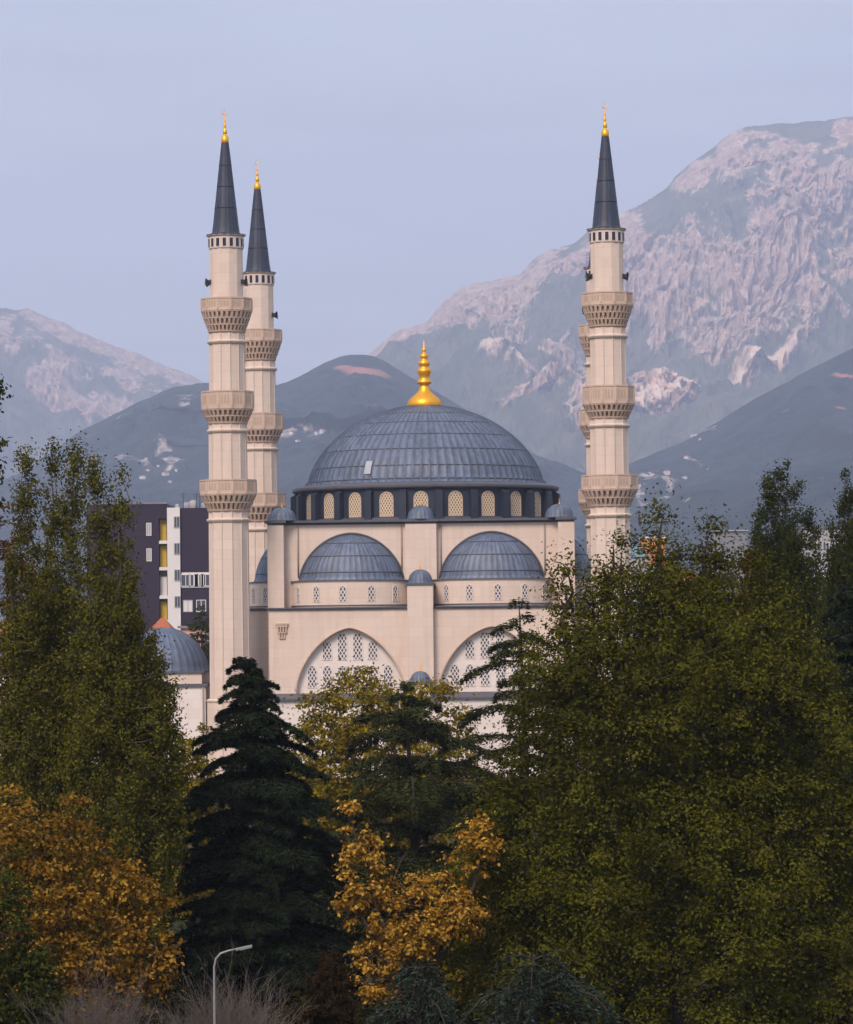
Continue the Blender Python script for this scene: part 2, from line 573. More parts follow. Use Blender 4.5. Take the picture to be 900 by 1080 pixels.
# ---- half domes over their window bands, two to a side
HA, HH, ZB = 4.5, 3.95, 17.35
hp = [(HA + .2, 17.22), (HA + .15, 17.40), (HA, 17.5)] + [(HA * (1 - h ** 1.65) ** .53, 17.4 + HH * h) for h in np.sin(np.linspace(0.05, PI / 2 * .97, 16))]
wsm = arched_window('window', 0.58, 1.3, LATW, STONE, 0.05, 0.07)
wfirst = None
for side in range(4):
    for s in (-1, 1):
        ca = side * PI / 2
        c = (s * 6.25, -12.4)
        holder_loc = (c[0] * math.cos(ca) - c[1] * math.sin(ca), c[0] * math.sin(ca) + c[1] * math.cos(ca), 0)
        hd = dome_mesh('half_dome', hp, 26, (0, 0), LEAD, mosque, a0=PI, a1=2 * PI, rib=0.055, ribw=0.12, seed=10 + side * 2 + s, loc=holder_loc, rz=ca)
        mb = MB()
        for i in (4, 8, 12):
            r, z = hp[i]
            mb.lathe([(r + 0.03, z - .04), (r + 0.09, z - .02), (r + 0.07, z + .05), (r - 0.03, z + .06)], 52, a0=PI, a1=2 * PI)
        mb.build('seam', LEAD_EDGE, hd)
        hd.scale = (1, SQ, 1)
        # arch rim where the half dome meets the wall
        mb = MB()
        pts = [((HA + .12) * math.copysign((1 - abs(math.sin(t)) ** 1.65) ** .53 if abs(math.sin(t)) < 1 else 0.0, math.cos(t)), -0.1, 17.4 + (HH + .12) * math.sin(t)) for t in np.linspace(0, PI, 61)]
        mb.tube(pts, 0.09, 6)
        mb.build('rim', LEAD_EDGE, hd)
        bandmb = MB()
        bandmb.lathe([(5.3, 14.9), (5.3, 17.08), (5.4, 17.14), (5.4, 17.2), (4.6, 17.26)], 64, a0=PI, a1=2 * PI, smooth=False)
        bandmb.lathe([(5.42, 17.17), (5.46, 17.19), (5.46, 17.25), (4.5, 17.34)], 64, a0=PI, a1=2 * PI, mi=1, smooth=False)
        bandmb.lathe([(5.4, 15.0), (5.4, 15.06), (5.3, 15.1)], 64, a0=PI, a1=2 * PI, mi=1, smooth=False)
        bd = bandmb.build('window_band', [STONE, LEAD_EDGE], mosque, holder_loc, ca)
        bd.scale = (1, SQ, 1)
        for k in (-2, -1, 0, 1, 2):
            a = math.radians(s * 6.3 + k * 27.5)
            if abs(a) > math.radians(66): continue
            loc = (5.31 * math.sin(a), -5.31 * math.cos(a), 15.42)
            if wfirst is None: wfirst = wsm.build('window', [LATW, STONE], bd, loc, a)
            else: dup(wfirst, bd, loc, a)

# ---- lower storey: four sides, big arches with window panels
wl_t = arched_window('window', 0.74, 2.25, LATW, STONE_W, 0.05, 0.07)
wl_m = arched_window('window', 0.74, 1.55, LATW, STONE_W, 0.05, 0.07)
wl_b = arched_window('window', 0.74, 1.85, LATW, STONE_W, 0.05, 0.07)
arches = [(-6.3, 4.75, 6.98, 7.0, 12.98), (6.3, 4.75, 6.98, 7.0, 12.98)]
lo = None
for side in range(4):
    rz = side * PI / 2
    vf = VF_LO if side in (0, 2) else -16.2
    hw = HL if side in (0, 2) else 11.0
    mb = MB()
    wall_with_arches(mb, -hw, hw, 0, 14.68, vf, 0.55, arches)
    # ends and top of the block that carries the half domes
    for s in (-1, 1):
        mb.add([(s * hw, vf, 0), (s * hw, -12.35, 0), (s * hw, -12.35, 14.68), (s * hw, vf, 14.68)], [(0, 1, 2, 3)])
    mb.add([(-hw, vf, 14.68), (hw, vf, 14.68), (hw, -12.35, 14.68), (-hw, -12.35, 14.68)], [(0, 1, 2, 3)])
    lw = mb.build('lower_wall', STONE, mosque, (0, 0, 0), rz)
    # lead ledge
    mb = MB()
    mb.box(-hw - .18, hw + .18, vf - .2, -12.45, 14.70, 14.78); mb.box(-hw - .24, hw + .24, vf - .26, -12.5, 14.78, 14.90)
    mb.build('ledge', LEAD_EDGE, mosque, (0, 0, 0), rz)
    # mouldings round the arches
    for c, w_, zb, zs, za in arches:
        mo = MB()
        pts = [(c + x, vf - .02, arch_top(c + x, c, w_ + .1, zs, za + .1)) for x in np.linspace(-w_ - .1, w_ + .1, 61)]
        mo.tube([(c - w_ - .1, vf - .02, zb)] + pts + [(c + w_ + .1, vf - .02, zb)], 0.10, 6)
        mo.build('arch_moulding', STONE_D, mosque, (0, 0, 0), rz)
        pm = MB()
        pm.add([(c - w_ - .02, vf + .53, zb - .05), (c + w_ + .02, vf + .53, zb - .05), (c + w_ + .02, vf + .53, za + .1), (c - w_ - .02, vf + .53, za + .1)], [(0, 1, 2, 3)])
        pan = pm.build('arch_panel', STONE_W, mosque, (0, 0, 0), rz)
        for du in (-.68, .68): wl_t.build('window', [LATW, STONE_W], pan, (c + du, vf + .52, 10.3))
        for du in (-2.02, 2.02): wl_m.build('window', [LATW, STONE_W], pan, (c + du, vf + .52, 10.3))
        for du in (-3.36, -2.02, -.68, .68, 2.02, 3.36): wl_b.build('window', [LATW, STONE_W], pan, (c + du, vf + .52, 7.85))
    if side in (0,):
        # central buttress tower with its own little dome, lower step with another
        mb = MB(); mb.box(-1.13, 1.13, vf - .9, vf + 4.3, 0, 16.75); mb.box(-1.24, 1.24, vf - 1.0, vf + 4.3, 16.75, 16.95, 1)
        mb.build('buttress', [STONE, LEAD_EDGE], mosque)
        small_dome('turret_dome', 1.05, 1.15, mosque, (0.0, vf + .2, 16.98), 0.1, seed=8)
        mb = MB(); mb.box(-.98, .98, vf - 2.6, vf - .9, 0, 8.1); mb.box(-1.08, 1.08, vf - 2.72, vf - .9, 8.1, 8.3, 1)
        mb.build('buttress', [STONE, LEAD_EDGE], mosque)
        small_dome('turret_dome', .86, .85, mosque, (-.02, vf - 1.75, 8.33), 0.1, seed=9, fin=1.3)
        # small carved bird house
        for uu in (-12.25, 12.25):
            bm_ = MB()
            bm_.box(-.55, .55, -.25, .05, 1.15, 1.3); bm_.box(-.48, .48, -.2, .05, .95, 1.15)
            for q in (-.36, -.12, .12, .36): bm_.box(q - .05, q + .05, -.22, .03, .5, .95)
            bm_.box(-.42, .42, -.06, .05, .5, .95, 1); bm_.box(-.4, .4, -.2, .05, .4, .5)
            for q in (-.22, 0, .22): bm_.box(q - .05, q + .05, -.17, .03, .02, .4)
            bm_.box(-.28, .28, -.05, .05, .02, .4, 1); bm_.box(-.26, .26, -.15, .05, -.08, .02)
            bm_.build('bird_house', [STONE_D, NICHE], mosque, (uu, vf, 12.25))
# front gallery below the arches
mb = MB()
mb.box(-13.3, 13.3, -18.9, -15.65, 0, 6.9)
mb.add([(-13.6, -19.2, 6.95), (13.6, -19.2, 6.95), (13.6, -15.62, 7.32), (-13.6, -15.62, 7.32)], [(0, 1, 2, 3)], 1)
mb.add([(-13.6, -19.2, 6.78), (13.6, -19.2, 6.78), (13.6, -19.2, 6.95), (-13.6, -19.2, 6.95)], [(0, 1, 2, 3)], 1)
mb.add([(-13.6, -19.2, 6.78), (13.6, -19.2, 6.78), (13.6, -15.62, 6.78), (-13.6, -15.62, 6.78)], [(3, 2, 1, 0)], 1)
mb.build('gallery', [STONE_W, LEAD_EDGE], mosque)


# ================================================================== MINARETS
def ngon_lathe(mb, prof, n, mi=0, rot=0.5):
    mb.lathe(prof, n, a0=2 * PI * rot / n, a1=2 * PI + 2 * PI * rot / n, mi=mi, smooth=False)


NS = 12
KC = 1 / math.cos(PI / NS)


def balcony(zt, zp, zm, R, r_in, tiers, parent):
    """parapet zt..zp, carved corbels zp..zm narrowing to the shaft"""
    e = empty('balcony', (0, 0, 0), 0, parent)
    mb = MB()
    ngon_lathe(mb, [(R - .16, zp + .1), (R - .16, zt - .003), (R + .05, zt), (R + .05, zt - .13), (R, zt - .15), (R, zp + .02), (R + .05, zp), (R + .05, zp - .10), (r_in, zp - .12)], NS)
    # raised frames and pierced medallions of each parapet panel
    for k in range(NS):
        a = 2 * PI * (k + 0.0) / NS
        ax = (math.cos(a), math.sin(a), 0); ay = (-math.sin(a), math.cos(a), 0)
        rr = R * math.cos(PI / NS)
        hw = R * math.sin(PI / NS)
        zc = (zt + zp) / 2 - .05; hh = (zt - zp) / 2 - .12
        for s in (-1, 1):
            mb.obox((ax[0] * (rr + .02) + ay[0] * s * hw * .94, ax[1] * (rr + .02) + ay[1] * s * hw * .94, zc), ax, ay, (0, 0, 1), .035, .07, hh)
        for q in (-.45, 0.0, .45):
            mb.obox((ax[0] * rr + ay[0] * q * hw, ax[1] * rr + ay[1] * q * hw, zc), ax, ay, (0, 0, 1), .012, hw * .13, hh * .62, 1)
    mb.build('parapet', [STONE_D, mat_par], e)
    mb = MB()
    prof_pts = np.linspace(0, 1, tiers + 1)
    zs0 = zp - .12
    for t in range(tiers):
        za = zs0 + (zm - zs0) * t / tiers; zb = zs0 + (zm - zs0) * (t + 1) / tiers
        ra = R - .06 - (R - r_in) * (t / tiers) ** 1.1 * 0.86
        rb = R - .06 - (R - r_in) * ((t + 1) / tiers) ** 1.1 * 0.86
        n = 30
        core = rb - .10
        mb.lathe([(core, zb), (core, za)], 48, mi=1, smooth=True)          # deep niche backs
        mb.lathe([(core, za - .11), (ra + .02, za - .11), (ra + .05, za), (core, za)], 48, smooth=False)
        for k in range(n):
            a = 2 * PI * (k + .5 * (t % 2)) / n
            ax = (math.cos(a), math.sin(a), 0); ay = (-math.sin(a), math.cos(a), 0)
            # bracket: wide above, narrow below
            w1, w0 = PI * ra / n * .62, PI * rb / n * .30
            v = []
            for (r0, r1, w, z) in ((core, ra, w1, za - .11), (core, rb + .04, w0, zb)):
                for (rr, s) in ((r0, -1), (r1, -1), (r1, 1), (r0, 1)):
                    v.append((ax[0] * rr + ay[0] * s * w, ax[1] * rr + ay[1] * s * w, z))
            mb.add(v, [(0, 1, 2, 3), (7, 6, 5, 4), (0, 4, 5, 1), (1, 5, 6, 2), (2, 6, 7, 3)])
    mb.lathe([(r_in - .05, zm + .02), (r_in + .14, zm + .02), (r_in + .1, zm - .1), (r_in - .02, zm - .18)], 36, smooth=False)
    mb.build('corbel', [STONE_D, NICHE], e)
    return e


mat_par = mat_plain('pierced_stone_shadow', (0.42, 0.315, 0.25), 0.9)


def make_minaret():
    root = empty('minaret', (0, 0, 0), YAW)
    mb = MB()
    segs = [(0, 6.7, 1.98, 1.98), (6.7, 23.4, 1.74, 1.70), (23.4, 31.1, 1.66, 1.63), (31.1, 39.1, 1.56, 1.53), (39.1, 46.55, 1.47, 1.45)]
    for z0, z1, r0, r1 in segs:
        r0 *= KC * .985; r1 *= KC * .985
        ngon_lathe(mb, [(r0, z0), (r1, z1)], NS)
        # slender ribs on the corners
        for k in range(NS):
            a = 2 * PI * (k + .5) / NS
            ax = (math.cos(a), math.sin(a), 0); ay = (-math.sin(a), math.cos(a), 0)
            pa = Vector((ax[0] * (r0 - .015), ax[1] * (r0 - .015), z0)); pb = Vector((ax[0] * (r1 - .015), ax[1] * (r1 - .015), z1))
            if z0 < 39: mb.tube([pa, pb], 0.07, 4, cap=False)
    # string courses under each balcony
    for z, r in ((22.6, 1.74), (30.45, 1.66), (38.3, 1.58), (6.75, 1.9)):
        r *= KC
        ngon_lathe(mb, [(r - .1, z - .22), (r + .06, z - .12), (r + .17, z + .02), (r + .17, z + .12), (r - .1, z + .24)], NS)
    # head with the ring of small openings
    ngon_lathe(mb, [(1.45 * KC, 46.55), (1.50 * KC, 46.6), (1.50 * KC, 47.62), (1.66 * KC, 47.72), (1.66 * KC, 47.8)], 16)
    mb.build('shaft', STONE, root)
    w0 = MB(); w0.box(-.15, .15, -.05, .05, 0, .72); w0.box(-.21, .21, -.025, .05, -.05, .79, 1)
    first = None
    for k in range(16):
        a = 2 * PI * k / 16
        loc = (1.50 * KC * math.cos(PI / 16) * math.sin(a), -1.50 * KC * math.cos(PI / 16) * math.cos(a), 46.74)
        if first is None: first = w0.build('window', [DARKWIN, STONE_W], root, loc, a)
        else: dup(first, root, loc, a)
    balcony(42.2, 41.15, 39.3, 2.27, 1.55, 3, root)
    balcony(34.0, 32.5, 31.25, 2.30, 1.66, 2, root)
    balcony(26.2, 25.0, 23.55, 2.50, 1.75, 2, root)
    # lead spire
    prof = [(1.74, 47.78), (1.74, 47.84), (1.24, 47.92), (1.19, 48.1)]
    for t in np.linspace(.06, 1, 16): prof.append((1.16 + (.30 - 1.16) * t, 48.2 + (56.05 - 48.2) * t))
    sp = dome_mesh('spire', prof, 16, (0, 0), LEAD_DARK, root, rib=.03, ribw=.2, seed=4)
    mb = MB()
    for z in (50.2, 52.1, 54.0):
        r = 1.16 + (.30 - 1.16) * (z - 48.2) / 7.85
        mb.lathe([(r - .02, z - .05), (r + .05, z - .03), (r + .03, z + .06), (r - .03, z + .07)], 32)
    mb.build('seam', LEAD_DARK, sp)
    mb = MB()
    mb.lathe([(.30, 56.0), (.33, 56.05), (.33, 56.5), (.22, 56.62), (.12, 56.7), (.15, 56.8), (.21, 57.0), (.15, 57.2), (.08, 57.28), (.11, 57.4), (.14, 57.55), (.07, 57.72), (.06, 57.8), (.09, 57.95), (.04, 58.1), (.025, 58.5)], 14)
    # crescent on the tip
    pts = [(.2 * math.sin(t), 0, 58.72 - .2 * math.cos(t)) for t in np.linspace(-2.3, 2.3, 17)]
    mb.tube(pts, [.01 + .035 * math.cos(t / 2.4 * 1.5) for t in np.linspace(-2.3, 2.3, 17)], 5)
    mb.tube([(0, 0, 58.5), (0, 0, 58.53)], .03, 5)
    mb.tube([(0, 0, 58.9), (0, 0, 59.1)], [.03, .006], 5)
    mb.build('finial', GOLD, root)
    # horn loudspeakers on brackets above the top balcony
    for a in (20, 160, 200, 340):
        h = MB()
        for dz, da in ((0.0, 0.0), (0.28, .16)):
            h.tube([(1.40, da, dz), (1.75, da, dz), (1.78, da, dz)], [.06, .1, .14], 8)
            h.tube([(1.75, da, dz), (1.95, da, dz), (2.12, da, dz)], [.10, .2, .33], 12, cap=False)
            h.tube([(1.80, da, dz), (1.82, da, dz)], [.1, .1], 8)
        h.box(1.38, 1.55, -.12, .28, -.15, .45)
        ho_ = h.build('loudspeaker', SPEAK, root, (.42 * math.cos(math.radians(a)), .42 * math.sin(math.radians(a)), 43.55), math.radians(a)); ho_.scale = (.7, .7, .7)
    return root


min_labels = [
    (-MW / 2, -16.8, 'cream minaret with dark spire at the mosque corner nearest the dark apartment block'),
    (MW / 2, -16.8, 'cream minaret rising alone against the rocky mountain, right of the dome'),
    (-MW / 2, 16.8, 'lower looking cream minaret half hidden behind the one beside the dark apartment block'),
    (MW / 2, 16.8, 'minaret almost wholly hidden, only balcony edges peeping out behind the one against the mountain'),
]
mn = make_minaret()
for i, (u_, v_, lb) in enumerate(min_labels):
    o = mn if i == 0 else copy_tree(mn)
    o.location = mloc(u_, v_)
    tag(o, lb, 'minaret', 'minarets at the mosque corners')

# ---- domed annex beside the mosque
annex = empty('domed_annex', mloc(-27, -15), YAW)
tag(annex, 'low white annex with lead domes, between the poplars and the foot of the minaret', 'annex')
mb = MB(); mb.box(-16, 8.05, -2.0, 8.0, 0, 8.05); mb.build('wall', STONE_W, annex)
mb = MB(); mb.box(-16.2, 8.25, -2.2, 8.2, 8.05, 8.3); mb.build('ledge', LEAD_EDGE, annex)
mb = MB(); mb.box(-15.6, 7.7, -1.6, 7.6, 8.3, 9.25); mb.build('upper_wall', STONE, annex)
mb = MB(); mb.box(-15.8, 7.9, -1.8, 7.8, 9.25, 9.42); mb.build('cornice', LEAD_EDGE, annex)
hp2 = [(4.1, 9.4), (4.05, 9.55), (3.95, 9.7)] + [(3.95 * (1 - math.sin(t) ** 1.6) ** .5, 9.6 + 3.65 * math.sin(t)) for t in np.linspace(.06, PI / 2 * .98, 14)]
for uu in (4.0, -4.6, -12.6):
    dm = dome_mesh('dome', hp2, 34, (0, 0), LEAD, annex, rib=.05, seed=int(30 + uu), loc=(uu - .1, 3.0, 0))
p = MB(); p.tube([(7.85, -2.12, 0), (7.85, -2.12, 8.0)], .07, 6); p.build('downpipe', PIPE, annex)
wa = arched_window('window', 1.0, 2.2, LATW, STONE_W)
for k, uu in enumerate((-13, -9.5, -6, -2.5, 1)):
    wa.build('window', [LATW, STONE_W], annex, (uu, -2.01, 4.6))


# ================================================================== THE TOWN BEHIND
PURPLE = mat_plain('dark_purple_cladding', (0.027, 0.018, 0.038), 0.7, 0, 0.3, 0.12, 0.4)
YELLOW = mat_plain('yellow_panel', (0.50, 0.33, 0.04), 0.7)
WHITE = mat_plain('white_plaster', (0.66, 0.63, 0.62), 0.8, 0, 0.3, 0.08, 0.6)
GREYW = mat_plain('grey_plaster', (0.36, 0.35, 0.36), 0.8)
GLASS = mat_plain('window_glass', (0.06, 0.07, 0.10), 0.2, 0, 0.5, 0.2, 0.8)
ORANGE = mat_plain('orange_plaster', (0.55, 0.24, 0.11), 0.85, 0, 0.3, 0.1, 0.5)
PINKW = mat_plain('pink_plaster', (0.55, 0.33, 0.27), 0.85)
CREAM = mat_plain('cream_plaster', (0.60, 0.50, 0.40), 0.85)
TERRA = mat_plain('terracotta_tiles', (0.36, 0.115, 0.055), 0.85, 0, 0.2, 0.35, 2.5)
TEAL = mat_plain('teal_sheet_roof', (0.13, 0.20, 0.23), 0.6)
ROOFG = mat_plain('grey_sheet_roof', (0.20, 0.20, 0.22), 0.7)


def win_mb(w, h):
    m = MB(); m.box(-w / 2, w / 2, -.03, .05, 0, h, 0)
    t = .09
    m.box(-w / 2 - t, w / 2 + t, -.08, .05, -t, -.001, 1); m.box(-w / 2 - t, w / 2 + t, -.08, .05, h + .001, h + t, 1)
    m.box(-w / 2 - t, -w / 2 - .001, -.08, .05, 0, h, 1); m.box(w / 2 + .001, w / 2 + t, -.08, .05, 0, h, 1)
    m.box(-.04, .04, -.07, -.032, 0, h, 1)
    return m


def BX(px, Y, py=600): return float(at(px, py, Y)[0])
def BZ(py, Y, px=450): return float(at(px, py, Y)[2])


YA = 450.0
ax = BX(184, YA)
apt = empty('apartment_block', (ax, YA, 0))
tag(apt, 'dark purple apartment block with yellow balconies and a white stair strip', 'building')
zt = BZ(531.5, YA, 170)
lx = lambda px: BX(px, YA) - ax
zz = lambda py: BZ(py, YA, 180)
mb = MB()
mb.box(lx(92), lx(168), 0, 12, 0, zt); mb.box(lx(168) + .002, lx(177), .02, 12, zz(547), zt - .01); mb.build('left_wing', PURPLE, apt)
mb = MB(); mb.box(lx(168) + .004, lx(177) - .004, 1.6, 11.9, 0, zz(547) - .01); mb.build('recess', GREYW, apt)
mb = MB(); mb.box(lx(177) + .002, lx(190.5), -.35, 12, 0, zz(535.5)); mb.build('stair_tower', WHITE, apt)
mb = MB(); mb.box(lx(190.5) + .003, lx(243), .02, 12, 0, zz(536)); mb.build('right_wing', PURPLE, apt)
mb = MB(); mb.box(lx(92) - .1, lx(177), -.08, 12.1, zt + .002, zt + .22); mb.build('parapet', ROOFG, apt)
for y0, y1, m_ in ((548, 571, YELLOW), (575, 599, YELLOW), (608, 629, WHITE), (634, 655, YELLOW)):
    b_ = MB(); b_.box(lx(168.5), lx(175.5), .9, 1.5, zz(y1), zz(y0)); b_.box(lx(168.2), lx(177), .0, 1.58, zz(y1) - .3, zz(y1) - .01, 1)
    b_.box(lx(175.7), lx(176.7), 1.0, 1.5, zz(y1), zz(y0) - .3, 2)
    b_.box(lx(168.3), lx(176.9), .02, .07, zz(y1), zz(y1) + .12, 1)
    b_.build('balcony', [m_, WHITE, GLASS], apt)
w_ = win_mb(.6, 1.3)
for py in (556, 584, 612, 640): w_.build('window', [GLASS, GREYW], apt, (lx(187.3), -.36, zz(py)))
w2 = win_mb(.5, 1.5)
for py in (564, 591): w2.build('window', [GREYW, WHITE], apt, (lx(157.5), -.01, zz(py)))
mb = MB(); mb.box(lx(191.5), lx(243) - .05, -.06, .015, zz(620), zz(604)); mb.build('window_band', WHITE, apt)
w3 = win_mb(1.1, 1.4)
for px in (196, 204.5, 210, 217): w3.build('window', [GLASS, WHITE], apt, (lx(px), -.07, zz(618)))
w3.build('window', [WHITE, GREYW], apt, (lx(198), .01, zz(645)))
w3.build('window', [GLASS, WHITE], apt, (lx(212), .01, zz(645)))
for px, s_ in ((186, .5), (196, .7), (203, .9), (214, .6)):
    t_ = MB(); t_.lathe([(.45 * s_ * 1.2, 0), (.5 * s_ * 1.2, .1), (.5 * s_ * 1.2, s_), (.2, s_ * 1.25), (0, s_ * 1.25)], 14); t_.build('roof_tank', GREYW, apt, (lx(px), 3.0, zz(536)))
for px in (193, 207, 210.5):
    t_ = MB(); t_.tube([(0, 0, 0), (0, 0, 2.1)], .05, 5); t_.tube([(-.5, 0, 1.8), (.5, 0, 1.8)], .03, 4); t_.tube([(-.35, 0, 1.5), (.35, 0, 1.5)], .03, 4)
    t_.build('antenna', SPEAK, apt, (lx(px), 2.0, zz(536)))


def house(label, px0, px1, py_top, Y, d, wallm, roofm, roof='hip', rows=((0.35, 4),), base=0.0, rh=2.0, eave=.35, cat='house', name='house'):
    x0, x1 = BX(px0, Y), BX(px1, Y)
    cx = (x0 + x1) / 2; w = x1 - x0
    h = BZ(py_top, Y, (px0 + px1) / 2) - base - (rh if roof != 'flat' else .3)
    e = empty(name, (cx, Y, base)); tag(e, label, cat)
    m = MB(); m.box(-w / 2, w / 2, 0, d, 0, h); m.build('wall', wallm, e)
    m = MB(); a, b = w / 2 + eave, d + eave
    if roof == 'flat':
        m.box(-a, a, -eave, b, h + .002, h + .3)
    elif roof == 'hip':
        k = min(a, d / 2) * .9
        m.add([(-a, -eave, h), (a, -eave, h), (a, b, h), (-a, b, h), (-a + k, d / 2, h + rh), (a - k, d / 2, h + rh)],
              [(0, 1, 5, 4), (1, 2, 5), (2, 3, 4, 5), (3, 0, 4), (3, 2, 1, 0)])
    else:
        m.add([(-a, -eave, h), (a, -eave, h), (a, b, h), (-a, b, h), (-a, d / 2, h + rh), (a, d / 2, h + rh)],
              [(0, 1, 5, 4), (1, 2, 5), (2, 3, 4, 5), (3, 0, 4), (3, 2, 1, 0)])
    m.build('roof', roofm, e)
    wm_ = win_mb(1.0, 1.35); f0 = None
    for zf, n in rows:
        for k in range(n):
            loc = (-w / 2 + w * (k + .5) / n, -.02, h * zf)
            if f0 is None: f0 = wm_.build('window', [GLASS, WHITE], e, loc)
            else: dup(f0, e, loc)
    return e


house('terracotta roofed house at the foot of the dark apartment block, beside the poplar', 150, 186, 652, 415, 9, PINKW, TERRA, 'hip', ((.45, 4),), rh=2.6)
house('small pink house wedged between the minaret and the dark apartment block', 190, 216, 660, 425, 8, PINKW, ROOFG, 'flat', ((.6, 3),))
house('old house with a terracotta roof behind the left poplars, at the edge of the picture', -40, 22, 655, 360, 10, CREAM, TERRA, 'gable', ((.6, 5), (.25, 5)), rh=3.2)
house('orange house just right of the lone minaret, above the treetops', 679, 702, 566, 640, 10, ORANGE, WHITE, 'flat', ((.82, 3), (.6, 3)), eave=.12)
house('low grey house with a teal roof left below the orange house', 664, 684, 574, 600, 9, GREYW, TEAL, 'hip', ((.7, 3),), rh=2.2)
house('white house below the orange house, half lost in the treetops', 684, 712, 585, 570, 10, WHITE, TERRA, 'hip', ((.7, 4), (.45, 4)), rh=1.6)
house('cream house seen through the crown of the big tree', 700, 752, 600, 520, 10, CREAM, TERRA, 'hip', ((.7, 5), (.45, 5)), rh=2.0)
house('long white hall with a flat roof beyond the treetops', 752, 788, 559, 820, 18, ROOFG, GREYW, 'flat', ((.75, 8), (.5, 8)), eave=.5, cat='hall', name='hall')
house('red house between the big tree and the right poplars', 790, 822, 578, 560, 9, TERRA, ROOFG, 'flat', ((.8, 3), (.55, 3)))
house('pale apartment house behind the right poplars', 848, 905, 555, 620, 14, GREYW, ROOFG, 'flat', ((.86, 6), (.7, 6), (.54, 6), (.38, 6)))
house('cream apartment house showing low between the trunks of the right poplars', 806, 872, 622, 430, 12, WHITE, TERRA, 'hip', ((.75, 6), (.45, 6)), rh=1.8)


# ================================================================== TERRAIN
def _hash(ix, iy, seed):
    h = (ix.astype(np.int64) * 374761393 + iy.astype(np.int64) * 668265263 + seed * 1442695041) & 0xffffffff
    h = ((h ^ (h >> 13)) * 1274126177) & 0xffffffff
    return ((h ^ (h >> 16)) & 0xffff) / 65535.0 * 2 * PI


def gnoise(x, y, seed=0):
    x0 = np.floor(x); y0 = np.floor(y); fx = x - x0; fy = y - y0
    u = fx * fx * fx * (fx * (fx * 6 - 15) + 10); v = fy * fy * fy * (fy * (fy * 6 - 15) + 10)
    def g(dx, dy):
        a = _hash(x0 + dx, y0 + dy, seed)
        return np.cos(a) * (fx - dx) + np.sin(a) * (fy - dy)
    return ((g(0, 0) * (1 - u) + g(1, 0) * u) * (1 - v) + (g(0, 1) * (1 - u) + g(1, 1) * u) * v) * 1.5


def fbm(x, y, seed=0, octv=5, gain=.5, ridged=False):
    a, s, tot = 1.0, 0.0, 0.0
    for o in range(octv):
        n = gnoise(x, y, seed + o * 17)
        if ridged: n = 1 - 2 * np.abs(n)
        s = s + n * a; tot += a; a *= gain; x = x * 2.03 + 3.1; y = y * 2.03 + 1.7
    return s / tot


def sstep(a, b, x):
    t = np.clip((x - a) / (b - a), 0, 1); return t * t * (3 - 2 * t)


def mat_mountain(name, veg1, veg2, rock1, rock2, soil, gain=1.8):
    t = NT(name)
    rk = t.n('ShaderNodeAttribute', attribute_name='rock').outputs['Fac']
    so = t.n('ShaderNodeAttribute', attribute_name='soil').outputs['Fac']
    co = t.coord()
    n1 = t.noise(co, 0.010, 7, .68); n2 = t.noise(t.coord('Object', (1, 1, 0.75)), 0.026, 7, .72); n3 = t.noise(co, 0.004, 5, .6)
    veg = t.mix(t.ramp(n1, [(.38, 0.0), (.62, 1.0)]), veg1, veg2)
    rock = t.mix(t.ramp(n2, [(.38, 0.0), (.60, 1.0)]), rock1, rock2)
    n4 = t.noise(t.coord(), 0.075, 4, .7)
    rock = t.mix(t.math('MULTIPLY', t.ramp(n4, [(.46, 0.0), (.62, 1.0)]), .6), rock, veg1)
    f = t.math('ADD', rk, t.math('MULTIPLY', t.math('SUBTRACT', n2, .5), gain))
    c = t.mix(t.ramp(f, [(.34, 0.0), (.52, 1.0)]), veg, rock)
    f2 = t.math('ADD', so, t.math('MULTIPLY', t.math('SUBTRACT', n1, .5), .6))
    c = t.mix(t.ramp(f2, [(.4, 0.0), (.62, 1.0)]), c, soil)
    return t.bsdf(c, .95, 0, .1)


